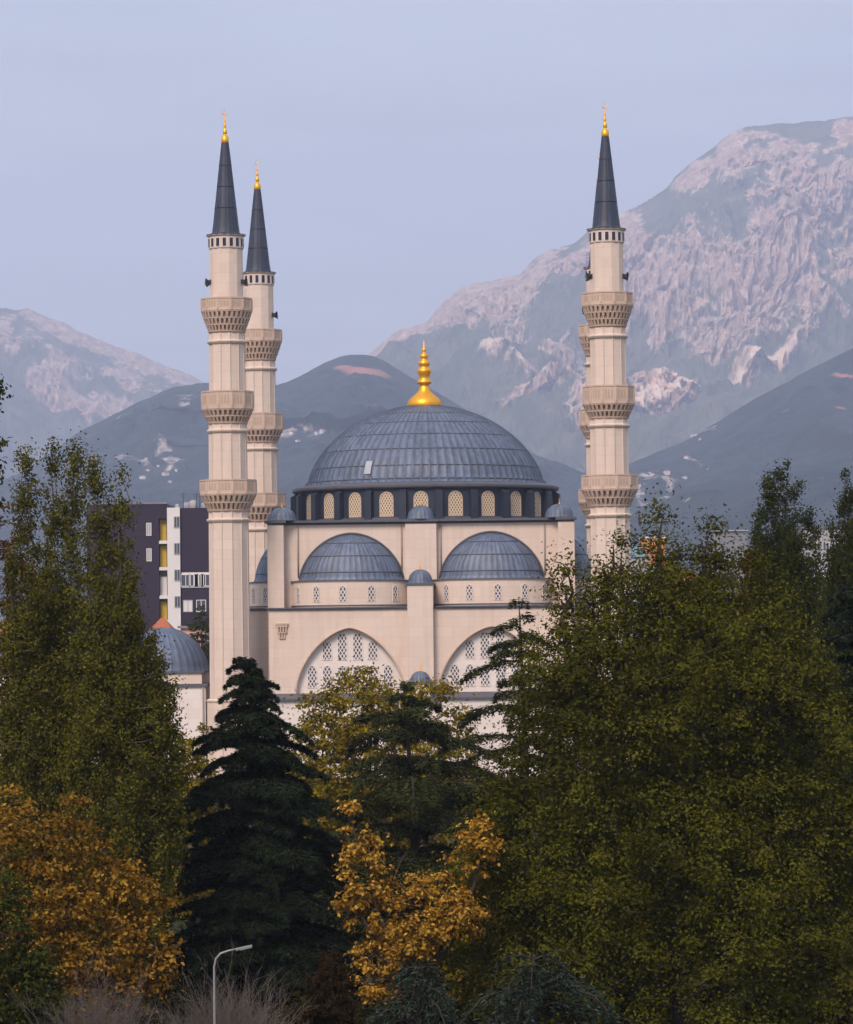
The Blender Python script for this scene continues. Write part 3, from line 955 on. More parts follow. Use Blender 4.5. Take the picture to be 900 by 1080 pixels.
def terrain(name, label, Yb, Yc, crest, pyb, gexp, amp, seed, mat, rocks=(), soils=(), px0=-60, px1=960, dpx=1.6, rows=300, nfreq=1 / 420., rough=2.0, big=0.0, fold=0.0, rock_amp=1.0):
    px = np.arange(px0, px1 + dpx, dpx)
    cx = np.array([c[0] for c in crest], float); cy = np.array([c[1] for c in crest], float)
    pyc = np.interp(px, cx, cy)
    k = np.ones(9) / 9; pyc = np.convolve(np.pad(pyc, 4, 'edge'), k, 'valid')
    pyc = pyc + rough * fbm(px / 22.0, px * 0 + seed, seed, 5, .68)
    t = np.linspace(0, 1, rows)[:, None]
    PX = np.broadcast_to(px, (rows, len(px)))
    PY = pyb + (pyc[None, :] - pyb) * t ** gexp
    Y = Yb + (Yc - Yb) * t + 0 * PX
    def mask(bl):
        m = np.zeros_like(PX)
        for b in bl:
            x, y, rx, ry, w = b[:5]; a = math.radians(b[5]) if len(b) > 5 else 0
            dx, dy = PX - x, PY - y
            u = (dx * math.cos(a) - dy * math.sin(a)) / rx; v = (dx * math.sin(a) + dy * math.cos(a)) / ry
            m = np.maximum(m, w * np.exp(-(u * u + v * v) * .8))
        return m
    P = at(PX, PY, Y)
    X, YY = P[..., 0] * nfreq, P[..., 1] * nfreq
    r = mask(rocks)
    if big: r = r * np.clip(.92 + 1.1 * fbm(PX / 60., PY / 48. + PX / 150., seed + 61, 3), .25, 1.15)
    wx = X + .35 * fbm(X * .8, YY * .8, seed + 5, 3); 
    nz = fbm(wx, YY * .55, seed + 40, 6, .55, True)
    wq = gnoise(PX / 40., PY / 50., seed); wr = gnoise(PX / 18., PY / 18., seed + 3)
    rx_, ry_ = PX * .80 + PY * .60, -PX * .60 + PY * .80
    sx_, sy_ = PX * .86 - PY * .51, PX * .51 + PY * .86
    nz2 = .55 * fbm(rx_ / 34.0 + .5 * wq, ry_ / 24.0 + .4 * wr, seed + 77, 6, .58, True) + .55 * fbm(sx_ / 30.0 - .4 * wq, sy_ / 22.0 + .4 * wr, seed + 177, 6, .58, True)
    env = 1 - sstep(.8, 1.0, t) * .8
    env = env * sstep(0, .12, t)
    nz0 = fbm(X * .42 + .2 * wx, YY * .22, seed + 90, 3, .5, True)
    P[..., 2] += (big * (nz0 - .2) * (1 - sstep(.6, .97, t)) + amp * nz * .8) * env
    P[..., 1] -= 3.0 * fold * fbm(X * .30, PY / 75.0, seed + 12, 3, .5, True) * env
    # crags stand out of the slope towards the valley
    nz3 = fbm(rx_ / 9.0 + .5 * wq, ry_ / 8.0 + .4 * wr, seed + 131, 3, .6, True)
    P[..., 1] -= amp * rock_amp * (np.clip(r, 0, 1) * (nz2 * .75 + nz3 * .28) + .12 * nz2) * env
    rock = r * 1.0 + .38 * nz2 * sstep(.1, .6, r) + .12 * nz - .06
    soil = mask(soils)
    # the far side falls away
    back = []
    for q in range(1, 7):
        b = P[-1].copy(); b[:, 1] += q * (Yc - Yb) * .08; b[:, 2] = b[:, 2] - (b[:, 2] + 30) * (q / 6) ** 1.3
        back.append(b)
    P = np.concatenate([P, np.array(back)], 0)
    rock = np.concatenate([rock, np.repeat(rock[-1:], 6, 0)], 0); soil = np.concatenate([soil, np.repeat(soil[-1:], 6, 0)], 0)
    R_, C_ = P.shape[:2]
    i = np.arange(R_ * C_).reshape(R_, C_)
    Q = np.stack([i[:-1, :-1], i[:-1, 1:], i[1:, 1:], i[1:, :-1]], -1).reshape(-1, 4)
    o = np_mesh(name, P.reshape(-1, 3), Q, mat, None, True, {'rock': rock, 'soil': soil})
    tag(o, label, None, None, 'structure')
    return P, (PX, PY)


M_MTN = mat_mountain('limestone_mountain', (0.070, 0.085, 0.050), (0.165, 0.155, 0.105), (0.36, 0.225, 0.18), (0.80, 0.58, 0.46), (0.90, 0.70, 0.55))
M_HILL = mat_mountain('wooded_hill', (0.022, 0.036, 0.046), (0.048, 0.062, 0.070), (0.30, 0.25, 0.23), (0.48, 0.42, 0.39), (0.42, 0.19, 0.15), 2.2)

dajti = [(-100, 560), (250, 470), (330, 420), (395, 374), (412, 360), (430, 351), (450, 346), (470, 322), (485, 308), (505, 304), (530, 297), (548, 292), (562, 276), (580, 268), (605, 262), (622, 248), (650, 233), (680, 218), (702, 206), (712, 190), (724, 180), (744, 166), (766, 149), (786, 138), (800, 135), (838, 135), (858, 131), (880, 127), (905, 124), (960, 118)]
rk = [(428, 365, 42, 26, .9, 20), (475, 345, 34, 34, .95, 30), (530, 318, 50, 30, 1.0, 15), (590, 292, 48, 34, .9, 10), (500, 372, 70, 14, .55, 15), (660, 262, 26, 34, .75), (676, 300, 20, 40, .7), (735, 192, 34, 15, .8, 40),
      (770, 178, 15, 36, 1.05), (795, 187, 12, 22, .9), (786, 150, 30, 8, .8), (835, 195, 26, 34, 1.0), (848, 245, 40, 40, 1.05), (822, 290, 30, 55, 1.1), (806, 330, 46, 34, .95), (745, 318, 44, 34, .62), (880, 225, 22, 30, 1.0), (893, 150, 22, 22, .95), (868, 168, 26, 10, .7),
      (700, 352, 44, 26, .75), (660, 345, 22, 24, .95), (765, 368, 60, 20, .75), (850, 318, 18, 50, .9), (885, 315, 22, 34, .8), (870, 355, 30, 14, .6),
      (712, 438, 74, 15, 1.15, 18), (690, 468, 46, 14, 1.2, 30), (640, 476, 44, 14, .95, 18), (775, 412, 46, 7, .95, 17), (828, 392, 26, 5, .9, 25), (590, 462, 60, 8, .7, 10), (560, 448, 30, 6, .65, 5), (528, 441, 20, 5, .8), (552, 400, 50, 8, .6, 12), (600, 405, 34, 9, .62, 20)]
P1, _ = terrain('mountain', 'great rocky limestone mountain closing the view on the right', 6800, 10400, dajti, 590, 1.15, 140, 3, M_MTN, rk, [(745, 425, 56, 7, 1.0, 20), (700, 450, 40, 10, 1.05, 28), (672, 476, 30, 9, 1.05, 35), (805, 400, 40, 4, 1.0, 24), (640, 470, 26, 3, .62, 10), (520, 440, 26, 4, .6, 5), (545, 447, 12, 3, .7), (655, 345, 12, 8, .5), (665, 300, 6, 12, .5), (845, 310, 4, 22, .5, -10), (600, 470, 30, 3, .55, 14)], rows=480, dpx=1.1, px0=200, rough=3.2, rock_amp=2.0, big=190)
leftm = [(-80, 325), (0, 327), (18, 329), (30, 327), (48, 338), (66, 344), (90, 357), (118, 367), (150, 378), (178, 390), (206, 402), (240, 425), (300, 470), (420, 560)]
rk = [(60, 348, 40, 9, .8, -25), (120, 372, 60, 12, 1.0, -20), (180, 396, 46, 13, 1.05, -22), (72, 400, 22, 22, 1.05), (30, 365, 14, 22, .7), (6, 348, 16, 20, .6), (25, 390, 40, 8, .85, -15), (60, 424, 36, 10, 1.05, -25), (90, 442, 24, 9, 1.1, -30), (140, 412, 34, 16, .85, -25), (110, 395, 30, 10, .6), (120, 436, 22, 10, .8)]
terrain('mountain', 'pale bare mountain ridge falling from the left edge of the picture', 8600, 12200, leftm, 600, 1.1, 110, 11, M_MTN, rk, (), px0=-70, px1=430, rows=280, dpx=1.2, rough=2.6, rock_amp=1.9, big=150)
hill1 = [(-120, 560), (0, 514), (40, 490), (75, 466), (110, 446), (150, 425), (180, 412), (212, 407), (250, 408), (290, 411), (318, 400), (342, 385), (366, 377), (385, 378), (402, 383), (430, 400), (480, 427), (520, 452), (560, 478), (600, 497), (640, 512), (700, 530), (760, 560)]
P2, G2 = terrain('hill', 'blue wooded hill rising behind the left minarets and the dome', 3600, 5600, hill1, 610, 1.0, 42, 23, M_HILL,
                 [(175, 486, 14, 10, .34, 60), (162, 506, 34, 4, .40), (185, 500, 20, 6, .36), (300, 480, 46, 4, .42, 12), (322, 470, 20, 3, .42), (135, 455, 16, 4, .34), (205, 440, 10, 14, .32)],
                 [(385, 404, 36, 8, .72, -6), (365, 400, 22, 6, .62)], nfreq=1 / 260., rough=1.2, px1=780, fold=70)
hill2 = [(520, 575), (600, 530), (640, 506), (665, 491), (690, 482), (722, 469), (752, 450), (782, 431), (815, 412), (850, 392), (872, 381), (900, 367), (960, 340)]
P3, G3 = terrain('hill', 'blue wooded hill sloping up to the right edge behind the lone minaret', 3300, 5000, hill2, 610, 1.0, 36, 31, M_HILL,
                 [(735, 460, 24, 2.5, .45, 15), (792, 463, 12, 3, .4), (690, 525, 30, 7, .42, -20), (660, 540, 20, 10, .45), (725, 503, 14, 3, .4)], [(887, 402, 20, 4, .68, -10), (878, 442, 16, 3, .58, -10)], nfreq=1 / 240., rough=1.2, px0=520, fold=70)
hill3 = [(560, 600), (660, 548), (690, 528), (720, 516), (752, 510), (790, 509), (830, 502), (862, 490), (885, 487), (920, 490), (960, 494)]
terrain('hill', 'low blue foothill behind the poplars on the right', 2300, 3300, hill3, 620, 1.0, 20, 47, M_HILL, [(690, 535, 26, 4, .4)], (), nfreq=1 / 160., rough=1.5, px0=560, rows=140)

# ground: one sheet to the horizon
tg = NT('ground_earth')
c = tg.mix(tg.ramp(tg.noise(tg.coord(), 0.05, 6, .7), [(.4, 0.0), (.6, 1.0)]), (0.028, 0.034, 0.015), (0.075, 0.062, 0.042))
GM = tg.bsdf(c, .95, 0, .1)
mb = MB()
n = 40
gx = np.linspace(-1, 1, n + 1); V = []
for j in range(n + 1):
    for i in range(n + 1): V.append((9000 * gx[i] * abs(gx[i]) , -600 + 15000 * (j / n) ** 2, 0.0))
mb.add(V, [(j * (n + 1) + i, j * (n + 1) + i + 1, (j + 1) * (n + 1) + i + 1, (j + 1) * (n + 1) + i) for j in range(n) for i in range(n)])
tag(mb.build('ground', GM), 'dark earth and grass under the trees and the town', None, None, 'structure')

# tiny houses sprinkled over the hills
hm = MB(); hm.box(-7, 7, -5, 5, -6, 6); hm.add([(-7.6, -5.6, 6), (7.6, -5.6, 6), (7.6, 5.6, 6), (-7.6, 5.6, 6), (-4, 0, 9), (4, 0, 9)], [(0, 1, 5, 4), (1, 2, 5), (2, 3, 4, 5), (3, 0, 4), (3, 2, 1, 0)], 1)
h0 = None
rng = np.random.default_rng(5)
spots = []
for Pq, (GX, GY), clusters in ((P2, G2, [(170, 508, 26, 6, 7), (300, 482, 22, 5, 7), (330, 470, 14, 4, 2)]), (P3, G3, [(695, 522, 22, 8, 8), (735, 463, 14, 4, 3), (720, 505, 20, 4, 2)])):
    for (cx, cy, sx, sy, n) in clusters:
        for _ in range(n):
            x, y = cx + rng.normal() * sx * .6, cy + rng.normal() * sy * .6
            d = (GX - x) ** 2 + (GY - y) ** 2
            i = np.unravel_index(np.argmin(d), d.shape); spots.append((Pq[i], rng.uniform(0, 3.1), rng.uniform(.32, .62)))
for p, a, s_ in spots:
    if h0 is None: h0 = o = hm.build('house', [WHITE, TERRA])
    else: o = h0.copy(); COL.objects.link(o)
    o.location = p; o.rotation_euler = (0, 0, a); o.scale = (s_,) * 3
    tag(o, 'tiny pale house scattered on the blue wooded hillside', 'house', 'houses scattered on the hillsides')


# ================================================================== TREES
BARK = mat_bark('grey_brown_bark', (0.045, 0.033, 0.026))
BARK_P = mat_bark('pale_poplar_bark', (0.11, 0.09, 0.072))
BARK_D = mat_bark('dark_cedar_bark', (0.035, 0.024, 0.02))
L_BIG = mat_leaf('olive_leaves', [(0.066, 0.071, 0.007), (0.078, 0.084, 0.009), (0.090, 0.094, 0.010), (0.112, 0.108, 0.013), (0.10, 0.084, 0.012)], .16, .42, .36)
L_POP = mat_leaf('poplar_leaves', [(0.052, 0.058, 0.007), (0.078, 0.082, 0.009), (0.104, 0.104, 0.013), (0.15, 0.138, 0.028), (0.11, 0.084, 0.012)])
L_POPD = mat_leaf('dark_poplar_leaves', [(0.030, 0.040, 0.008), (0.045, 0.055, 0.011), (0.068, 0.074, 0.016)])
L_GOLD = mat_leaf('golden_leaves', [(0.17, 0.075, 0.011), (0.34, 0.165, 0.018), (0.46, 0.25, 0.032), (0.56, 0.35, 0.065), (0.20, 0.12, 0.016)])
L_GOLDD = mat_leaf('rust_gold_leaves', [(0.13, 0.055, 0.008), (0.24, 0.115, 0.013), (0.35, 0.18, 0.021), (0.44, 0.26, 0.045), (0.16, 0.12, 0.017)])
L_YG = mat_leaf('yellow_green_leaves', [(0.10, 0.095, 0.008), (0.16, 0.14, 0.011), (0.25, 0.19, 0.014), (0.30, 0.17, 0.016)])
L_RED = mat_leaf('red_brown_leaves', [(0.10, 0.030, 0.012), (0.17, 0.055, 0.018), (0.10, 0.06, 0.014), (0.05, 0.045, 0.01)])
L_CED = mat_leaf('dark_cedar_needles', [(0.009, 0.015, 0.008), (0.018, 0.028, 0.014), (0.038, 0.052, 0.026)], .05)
L_CEDG = mat_leaf('green_cedar_needles', [(0.016, 0.021, 0.008), (0.036, 0.044, 0.014), (0.080, 0.086, 0.026)], .05)
L_CEDB = mat_leaf('blue_cedar_needles', [(0.014, 0.022, 0.016), (0.030, 0.044, 0.032), (0.055, 0.076, 0.056)], .05)
L_BRN = mat_leaf('brown_needles', [(0.035, 0.020, 0.010), (0.055, 0.032, 0.014), (0.040, 0.032, 0.012)], .1)
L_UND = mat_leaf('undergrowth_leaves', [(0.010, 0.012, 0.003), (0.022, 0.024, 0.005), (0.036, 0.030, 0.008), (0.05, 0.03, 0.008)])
TWIG = mat_bark('grey_bare_twigs', (0.12, 0.10, 0.088))


def unit(v): return v / np.maximum(np.linalg.norm(v, axis=-1, keepdims=True), 1e-9)


def leaf_quads(C, L, W, rng, up=.5, along=None, alw=0.0, out=None):
    n = len(C)
    nrm = rng.normal(size=(n, 3)); nrm[:, 2] += up * 2.4
    if out is not None: nrm += out * 2.0
    nrm = unit(nrm)
    t = rng.normal(size=(n, 3))
    if along is not None: t = t * (1 - alw) + along * alw * 2
    t = unit(t - nrm * (t * nrm).sum(1, keepdims=True)); b = np.cross(nrm, t)
    s = rng.uniform(.65, 1.3, (n, 1))
    t = t * L * s / 2; b = b * W * s / 2
    bend = nrm * (L * .12) * s
    V = np.stack([C - t, C + b + bend, C + t, C - b + bend], 1).reshape(-1, 3)
    return V, np.arange(4 * n).reshape(-1, 4)


def lobe_points(lobes, n, rng, inner=.2, mind=.5):
    """clump centres spread through lobes = (p0, p1, [radii from p0 to p1], weight)"""
    ws = np.array([l[3] for l in lobes], float); ws /= ws.sum()
    pts = []; axs = []
    tries = n * 5
    for li, l in enumerate(lobes):
        p0, p1, rad = np.array(l[0], float), np.array(l[1], float), np.array(l[2], float)
        m = int(tries * ws[li])
        tt = np.linspace(0, 1, 200); rr = np.interp(tt, np.linspace(0, 1, len(rad)), rad)
        pdf = rr ** 1.1 + 1e-4; cdf = np.cumsum(pdf) / pdf.sum()
        t = np.interp(rng.random(m), cdf, tt); R = np.interp(t, tt, rr)
        a = rng.random(m) * 2 * PI; r = R * np.sqrt(inner + (1 - inner) * rng.random(m))
        r *= 1 + .10 * np.sin(3 * a + 7 * t + li) + .08 * np.sin(5 * a - 11 * t)
        ax = p0 + (p1 - p0) * t[:, None]
        pts.append(ax + np.stack([np.cos(a) * r, np.sin(a) * r, rng.normal(size=m) * .2], 1)); axs.append(np.concatenate([np.full((m, 1), li), t[:, None]], 1))
    pts = np.concatenate(pts); axs = np.concatenate(axs)
    o = rng.permutation(len(pts)); pts, axs = pts[o], axs[o]
    keep = np.zeros((0, 3)); idx = []
    for i, p in enumerate(pts):
        if len(idx) >= n: break
        if len(idx) and ((keep - p) ** 2).sum(1).min() < mind * mind: continue
        idx.append(i); keep = np.vstack([keep, p])
    return pts[idx], axs[idx]


def broadleaf(name, label, cat, base, trunk_h, tr, lobes, nclump, nleaf, cr, L, W, leafm, barkm, seed, group=None, mind=.5, cz=.8, up=.5, stems=None, inner=.2, branch_every=1, droop=.0, dome=.55):
    rng = np.random.default_rng(seed)
    root = empty(name, (base[0], base[1], 0.0)); tag(root, label, cat, group)
    C, ax = lobe_points(lobes, nclump, rng, inner, mind)
    # wood
    mb = MB()
    fork = Vector((0, 0, trunk_h))
    mb.tube([(0, 0, -.2), (0, 0, .15), (.06, .03, trunk_h * .5), fork], [tr * 1.5, tr * 1.1, tr * .9, tr * .8], 10)
    leaders = []
    for l in lobes:
        p0, p1 = Vector(l[0]), Vector(l[1])
        if p0.z < trunk_h * .9: p0 = p0.lerp(p1, min(.6, (trunk_h * .9 - p0.z) / max(.1, p1.z - p0.z)))
        w = Vector(rng.normal(size=3) * .18)
        pts = [fork - Vector((0, 0, .2)), (fork + p0) / 2 + w, p0, p0.lerp(p1, .35) + w * .6, p0.lerp(p1, .66) - w * .5, p0.lerp(p1, .9)]
        r0 = tr * .45
        mb.tube(pts, [r0, r0 * .85, r0 * .7, r0 * .5, r0 * .28, r0 * .08], 7)
        leaders.append((p0, p1))
    LI = ax[:, 0].astype(int)
    foot = np.array([leaders[l][0].lerp(leaders[l][1], max(0.0, t - .1)) for l, t in zip(LI, ax[:, 1])])
    dl = np.linalg.norm(C - foot, axis=1)
    for i in range(0, len(C), branch_every):
        c = Vector(C[i])
        d2 = np.linalg.norm(C - C[i], axis=1) + np.where(C[:, 2] > C[i, 2] + .1, .6, 0)
        d2[(LI != LI[i]) | (dl > dl[i] * .88)] = 1e9
        j = int(np.argmin(d2))
        q = Vector(C[j]) if d2[j] < dl[i] else Vector(foot[i])
        if (c - q).length > 1.7: continue
        m = (q + c) / 2 + Vector((rng.normal() * .12, rng.normal() * .12, -.06 - droop))
        d = (c - q).length
        mb.tube([q, m, c], [.012 + .010 * d, .009 + .007 * d, .006], 4, cap=False)
    mb.build('trunk', barkm, root)
    # leaves
    k = rng.uniform(.6, 1.35, len(C))
    cnt = np.maximum(8, (nleaf * k ** 2 * rng.uniform(.7, 1.3, len(C))).astype(int))
    rep = np.repeat(np.arange(len(C)), cnt)
    d = unit(rng.normal(size=(len(rep), 3)))
    r = rng.random((len(rep), 1)) ** .5
    off = d * r * (cr * k[rep])[:, None] * np.array([1, 1, cz])
    off[:, 2] -= droop * (off[:, 0] ** 2 + off[:, 1] ** 2)
    shell = rng.random(len(rep)) < dome
    off[shell, 2] = np.abs(off[shell, 2]) * 1.05 - .12 * cr
    loose = rng.random(len(rep)) < .22
    off[loose] *= 1.9
    LP = C[rep] + off
    along = np.tile(np.array([[0, 0, 1.0]]), (len(LP), 1))
    V, Q = leaf_quads(LP, L, W, rng, up, along, .25, d * r)
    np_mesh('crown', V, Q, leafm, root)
    return root


def cedar(name, label, base, H, prof, leafm, seed, dens=1.0, step=.55, per=5, thick=.10, L=.34, W=.07, tr=.22, lean=(0, 0), droop=.22, rise=.25, spread=.42, cat='cedar tree', gap=0.0, jit=.3):
    """layered conifer: flat sprays of needles on every bough"""
    rng = np.random.default_rng(seed)
    root = empty(name, (base[0], base[1], 0.0)); tag(root, label, cat)
    mb = MB()
    axis = lambda z: Vector((lean[0] * (z / H) ** 2, lean[1] * (z / H) ** 2, z))
    mb.tube([axis(H * q) for q in (0, .2, .45, .7, .88, .985)], [tr * 1.25, tr, tr * .75, tr * .45, tr * .22, .02], 8)
    pc = [];  pdir = []
    z = prof[0][0] * H
    zs = [p[0] for p in prof]; ls = [p[1] for p in prof]
    while z < H * .985:
        f = z / H
        Lb = float(np.interp(f, zs, ls))
        nb = per if Lb > .8 else max(3, per - 2)
        a0 = rng.uniform(0, 2 * PI)
        for k in range(nb):
            if rng.random() < gap: continue
            a = a0 + 2 * PI * k / nb + rng.normal() * .25
            l = Lb * rng.uniform(1 - jit, 1 + jit * .7)
            zz_ = z + rng.normal() * step * .3
            o = np.array(axis(min(zz_, H * .98)))
            d = np.array([math.cos(a), math.sin(a), 0.0]); sd = np.array([-d[1], d[0], 0])
            up_ = rise * rng.uniform(.4, 1.3); dr = droop * rng.uniform(.6, 1.4)
            curve = lambda s: o + d * (l * s)[:, None] + np.stack([0 * s, 0 * s, l * (up_ * s - (up_ * .55 + dr) * s ** 2.2)], 1)
            sp = np.linspace(0, 1, 5)
            mb.tube([Vector(q) for q in curve(sp)], list(np.array([.055, .042, .03, .018, .006]) * (.4 + .25 * l)), 4, cap=False)
            n = int(150 * dens * (l + .25) ** 1.45)
            s = rng.random(n) ** .75
            wd = spread * l * (np.sin(np.clip(s * 1.05 + .08, 0, 1) * PI) ** .7) * .8 + .06
            lat = rng.uniform(-1, 1, n)
            lat = np.sign(lat) * np.abs(lat) ** .8 * wd
            # side twigs: lateral positions gather into fingers
            s2 = np.clip(s + np.abs(lat) / max(l, .3) * .45, 0, 1.06)
            q = np.round(s2 * l / .22) * .22 / l
            s2 = s2 * .45 + q * .55
            c = curve(np.clip(s2, 0, 1.05)) + sd * lat[:, None]
            c[:, 2] += rng.normal(size=n) * thick * .5 - np.abs(lat) * .18 - (rng.random(n) ** 3) * thick * 1.5
            pc.append(c); pdir.append(d[None, :] * .7 + sd[None, :] * np.sign(lat)[:, None] * .7 + np.array([[0, 0, -.15]]))
        z += step * (1.0 if Lb > 1 else .75) * rng.uniform(.8, 1.2)
    mb.build('trunk', BARK_D, root)
    C = np.concatenate(pc); D = np.concatenate(pdir)
    V, Q = leaf_quads(C, L, W, rng, .8, unit(D), .75)
    np_mesh('crown', V, Q, leafm, root)
    return root


def bare_shrub(label, base, H, R, seed, n0=26):
    rng = np.random.default_rng(seed)
    root = empty('bare_shrub', (base[0], base[1], 0)); tag(root, label, 'shrub')
    mb = MB()
    def grow(p, d, l, r, lev):
        q = p + d * l * .5 + Vector(rng.normal(size=3) * l * .05); e = p + d * l + Vector(rng.normal(size=3) * l * .08) + Vector((0, 0, l * .08))
        mb.tube([p, q, e], [r, r * .8, r * .5], 3, cap=False)
        if lev == 0: return
        for _ in range(int(rng.integers(3, 5))):
            s = rng.uniform(.35, 1.0); o = p.lerp(e, s)
            nd = (d + Vector(rng.normal(size=3) * .42) + Vector((0, 0, .15))).normalized()
            grow(o, nd, l * rng.uniform(.42, .66), r * .55, lev - 1)
    for k in range(n0):
        a = rng.uniform(0, 2 * PI); t = rng.uniform(.05, 1) ** .7
        d = Vector((math.cos(a) * t * R / H * 1.0, math.sin(a) * t * R / H * 1.0, 1)).normalized()
        grow(Vector((math.cos(a) * .2 * t, math.sin(a) * .2 * t, 0)), d, H * rng.uniform(.5, .62) * (1 - .25 * t), .022, 3)
    mb.build('branches', TWIG, root)
    return root


def GB(px, Y):       # ground position below a place in the picture
    p = at(px, 800, Y); return (float(p[0]), float(p[1]))
def MZ(py, Y, px=450): return float(at(px, py, Y)[2])
def DX(dpx, Y): return dpx * Y / F


# ---- the big broad tree on the right
Y = 112.0
b = GB(716, Y)
def lb(px0, py0, px1, py1, rads, w, dy=0.0, bx=716, YY=112.0):
    g = GB(bx, YY)
    a = at(px0, py0, YY); c = at(px1, py1, YY)
    return ((a[0] - g[0], dy, a[2]), (c[0] - g[0], dy * .6, c[2]), [DX(r, YY) for r in rads], w)
big = [lb(716, 1000, 708, 545, [120, 150, 150, 116, 74, 34, 10, 3], 3.0),
       lb(700, 800, 690, 585, [120, 150, 128, 70, 26], 2.0, -.4), lb(770, 760, 775, 590, [60, 66, 50, 20], .9),
       lb(640, 900, 624, 588, [70, 86, 80, 56, 26, 8, 3], 1.3, .6),
       lb(588, 980, 590, 662, [70, 82, 68, 40, 10], 1.2, -.6),
       lb(780, 900, 762, 572, [70, 90, 80, 56, 30, 8], 1.3, .5),
       lb(835, 960, 818, 640, [70, 96, 86, 56, 16], 1.3, -.5),
       lb(880, 1040, 872, 720, [70, 80, 70, 44, 12], 1.0),
       lb(720, 1090, 720, 820, [170, 190, 170, 110], 1.6, -1.8),
       lb(560, 1060, 552, 800, [66, 76, 64, 20], .9, -.2),
       lb(660, 700, 655, 570, [30, 26, 14, 4], .25), lb(690, 640, 700, 533, [24, 16, 8, 3], .2), lb(738, 660, 748, 556, [24, 18, 10, 3], .2), lb(600, 690, 598, 590, [24, 16, 10, 3], .2), lb(640, 650, 648, 566, [18, 12, 8, 3], .15)]
broadleaf('broad_tree', 'huge olive green tree filling the right foreground', 'tree', b, 3.2, .42, big, 900, 360, .62, .13, .084, L_BIG, BARK, 21, mind=.78, inner=.42, up=.7, cz=1.15, dome=.65)

# ---- fastigiate poplars
def poplar(label, px, Y, spires, low, seed, leafm, nclump=620, nleaf=85, group=None):
    g = GB(px, Y); lobes = []
    for sx, sy, r in spires:
        a = at(px + (sx - px) * .55, 985, Y); c = at(sx, sy, Y)
        lobes.append(((a[0] - g[0], 0, max(.8, a[2])), (c[0] - g[0], 0, c[2]), [DX(q * r, Y) for q in (15, 24, 28, 27, 20, 15, 12, 6)], 1.0))
    for (x0, y0, x1, y1, rads, w) in low:
        a = at(x0, y0, Y); c = at(x1, y1, Y)
        lobes.append(((a[0] - g[0], 0, a[2]), (c[0] - g[0], 0, c[2]), [DX(q, Y) for q in rads], w))
    return broadleaf('poplar', label, 'poplar tree', g, 2.4, .26, lobes, nclump, int(nleaf * 1.45), .33, .122, .074, leafm, BARK_P, seed, group, mind=.24, dome=.1, cz=1.4, up=.15, inner=.12)


poplar('tall olive poplar with three slender tips at the left edge', 52, 124, [(27, 476, .9), (57, 459, 1.0), (80, 470, .9), (10, 590, .8)], [(45, 940, 40, 620, [44, 52, 48, 30], 1.6)], 31, L_POP, 900, 85)
poplar('twin tipped olive poplar in front of the dark apartment block', 122, 120, [(102, 478, 1.0), (126, 494, .95), (140, 600, .8)], [(130, 980, 122, 640, [48, 64, 62, 34], 2.2), (150, 900, 158, 690, [26, 34, 30, 12], .8), (166, 940, 170, 690, [26, 30, 24, 8], .7)], 32, L_POP, 1000, 85)
poplar('dark poplar group tip behind the big tree, nearer the lone minaret', 828, 150, [(813, 508, 1.2), (826, 492, 1.1), (842, 515, 1.1), (802, 540, 1.0), (858, 545, .9)], [(828, 760, 826, 560, [26, 32, 30, 14], 1.2)], 33, L_POPD, 1000, 115)
poplar('dark poplar at the right edge of the picture', 893, 146, [(884, 545, .9), (897, 505, 1.2), (915, 520, 1.2)], [(893, 800, 893, 560, [26, 30, 28, 14], 1.2)], 34, L_POPD, 800, 115)
# bough tips of a tree that stands just outside the frame
def lbx(bx, YY): return lambda *a, **k: lb(*a, bx=bx, YY=YY, **k)
q = lbx(-90, 96)
broadleaf('roadside_tree', 'tree outside the left edge, only a few leafy bough tips showing', 'tree', GB(-90, 96), 9.0, .28, [q(-90, 700, -88, 380, [40, 66, 60, 20], 2.0), q(-50, 480, -2, 410, [10, 12, 8], .25), q(-50, 520, -3, 458, [10, 12, 8], .25), q(-50, 600, -6, 478, [16, 12, 6], .3)], 150, 55, .3, .15, .09, L_POPD, BARK, 35, mind=.3, up=.3)

# ---- golden and rusty broadleaves
q = lbx(70, 104)
broadleaf('maple_tree', 'rusty gold maple in the lower left corner before the poplars', 'maple tree', GB(70, 104), 1.6, .2,
          [q(70, 1060, 74, 850, [60, 84, 72, 40, 14], 2.0), q(20, 1020, 8, 838, [34, 44, 34, 12], 1.0), q(120, 1060, 126, 900, [44, 52, 40, 14], 1.0), q(-20, 1060, -20, 860, [40, 44, 20], .8), q(160, 1040, 158, 930, [22, 26, 10], .4)],
          230, 120, .46, .15, .105, L_GOLDD, BARK, 41, mind=.58, up=.6, dome=.7)
q = lbx(430, 109)
broadleaf('maple_tree', 'bright golden maple between the dark cedar and the big tree', 'maple tree', GB(430, 109), 1.6, .17,
          [q(440, 1010, 440, 925, [34, 52, 46, 16], 1.6), q(398, 960, 368, 852, [18, 26, 20, 14, 9], .9), q(396, 1045, 390, 985, [22, 24, 14], .5), q(384, 970, 358, 955, [8, 10, 6], .15), q(480, 990, 474, 925, [30, 30, 12], .6), q(500, 935, 516, 862, [10, 18, 18, 8], .5), q(472, 930, 470, 893, [9, 7, 4], .12)],
          112, 105, .34, .15, .105, L_GOLD, BARK, 42, mind=.50, up=.6)
q = lbx(525, 118)
broadleaf('broad_tree', 'small yellowing olive tree between the golden maple and the big tree', 'tree', GB(525, 118), 1.6, .17, [q(522, 1060, 520, 905, [52, 64, 56, 22], 1.5)], 130, 80, .42, .17, .10, L_YG, BARK, 43, mind=.4)
q = lbx(395, 172)
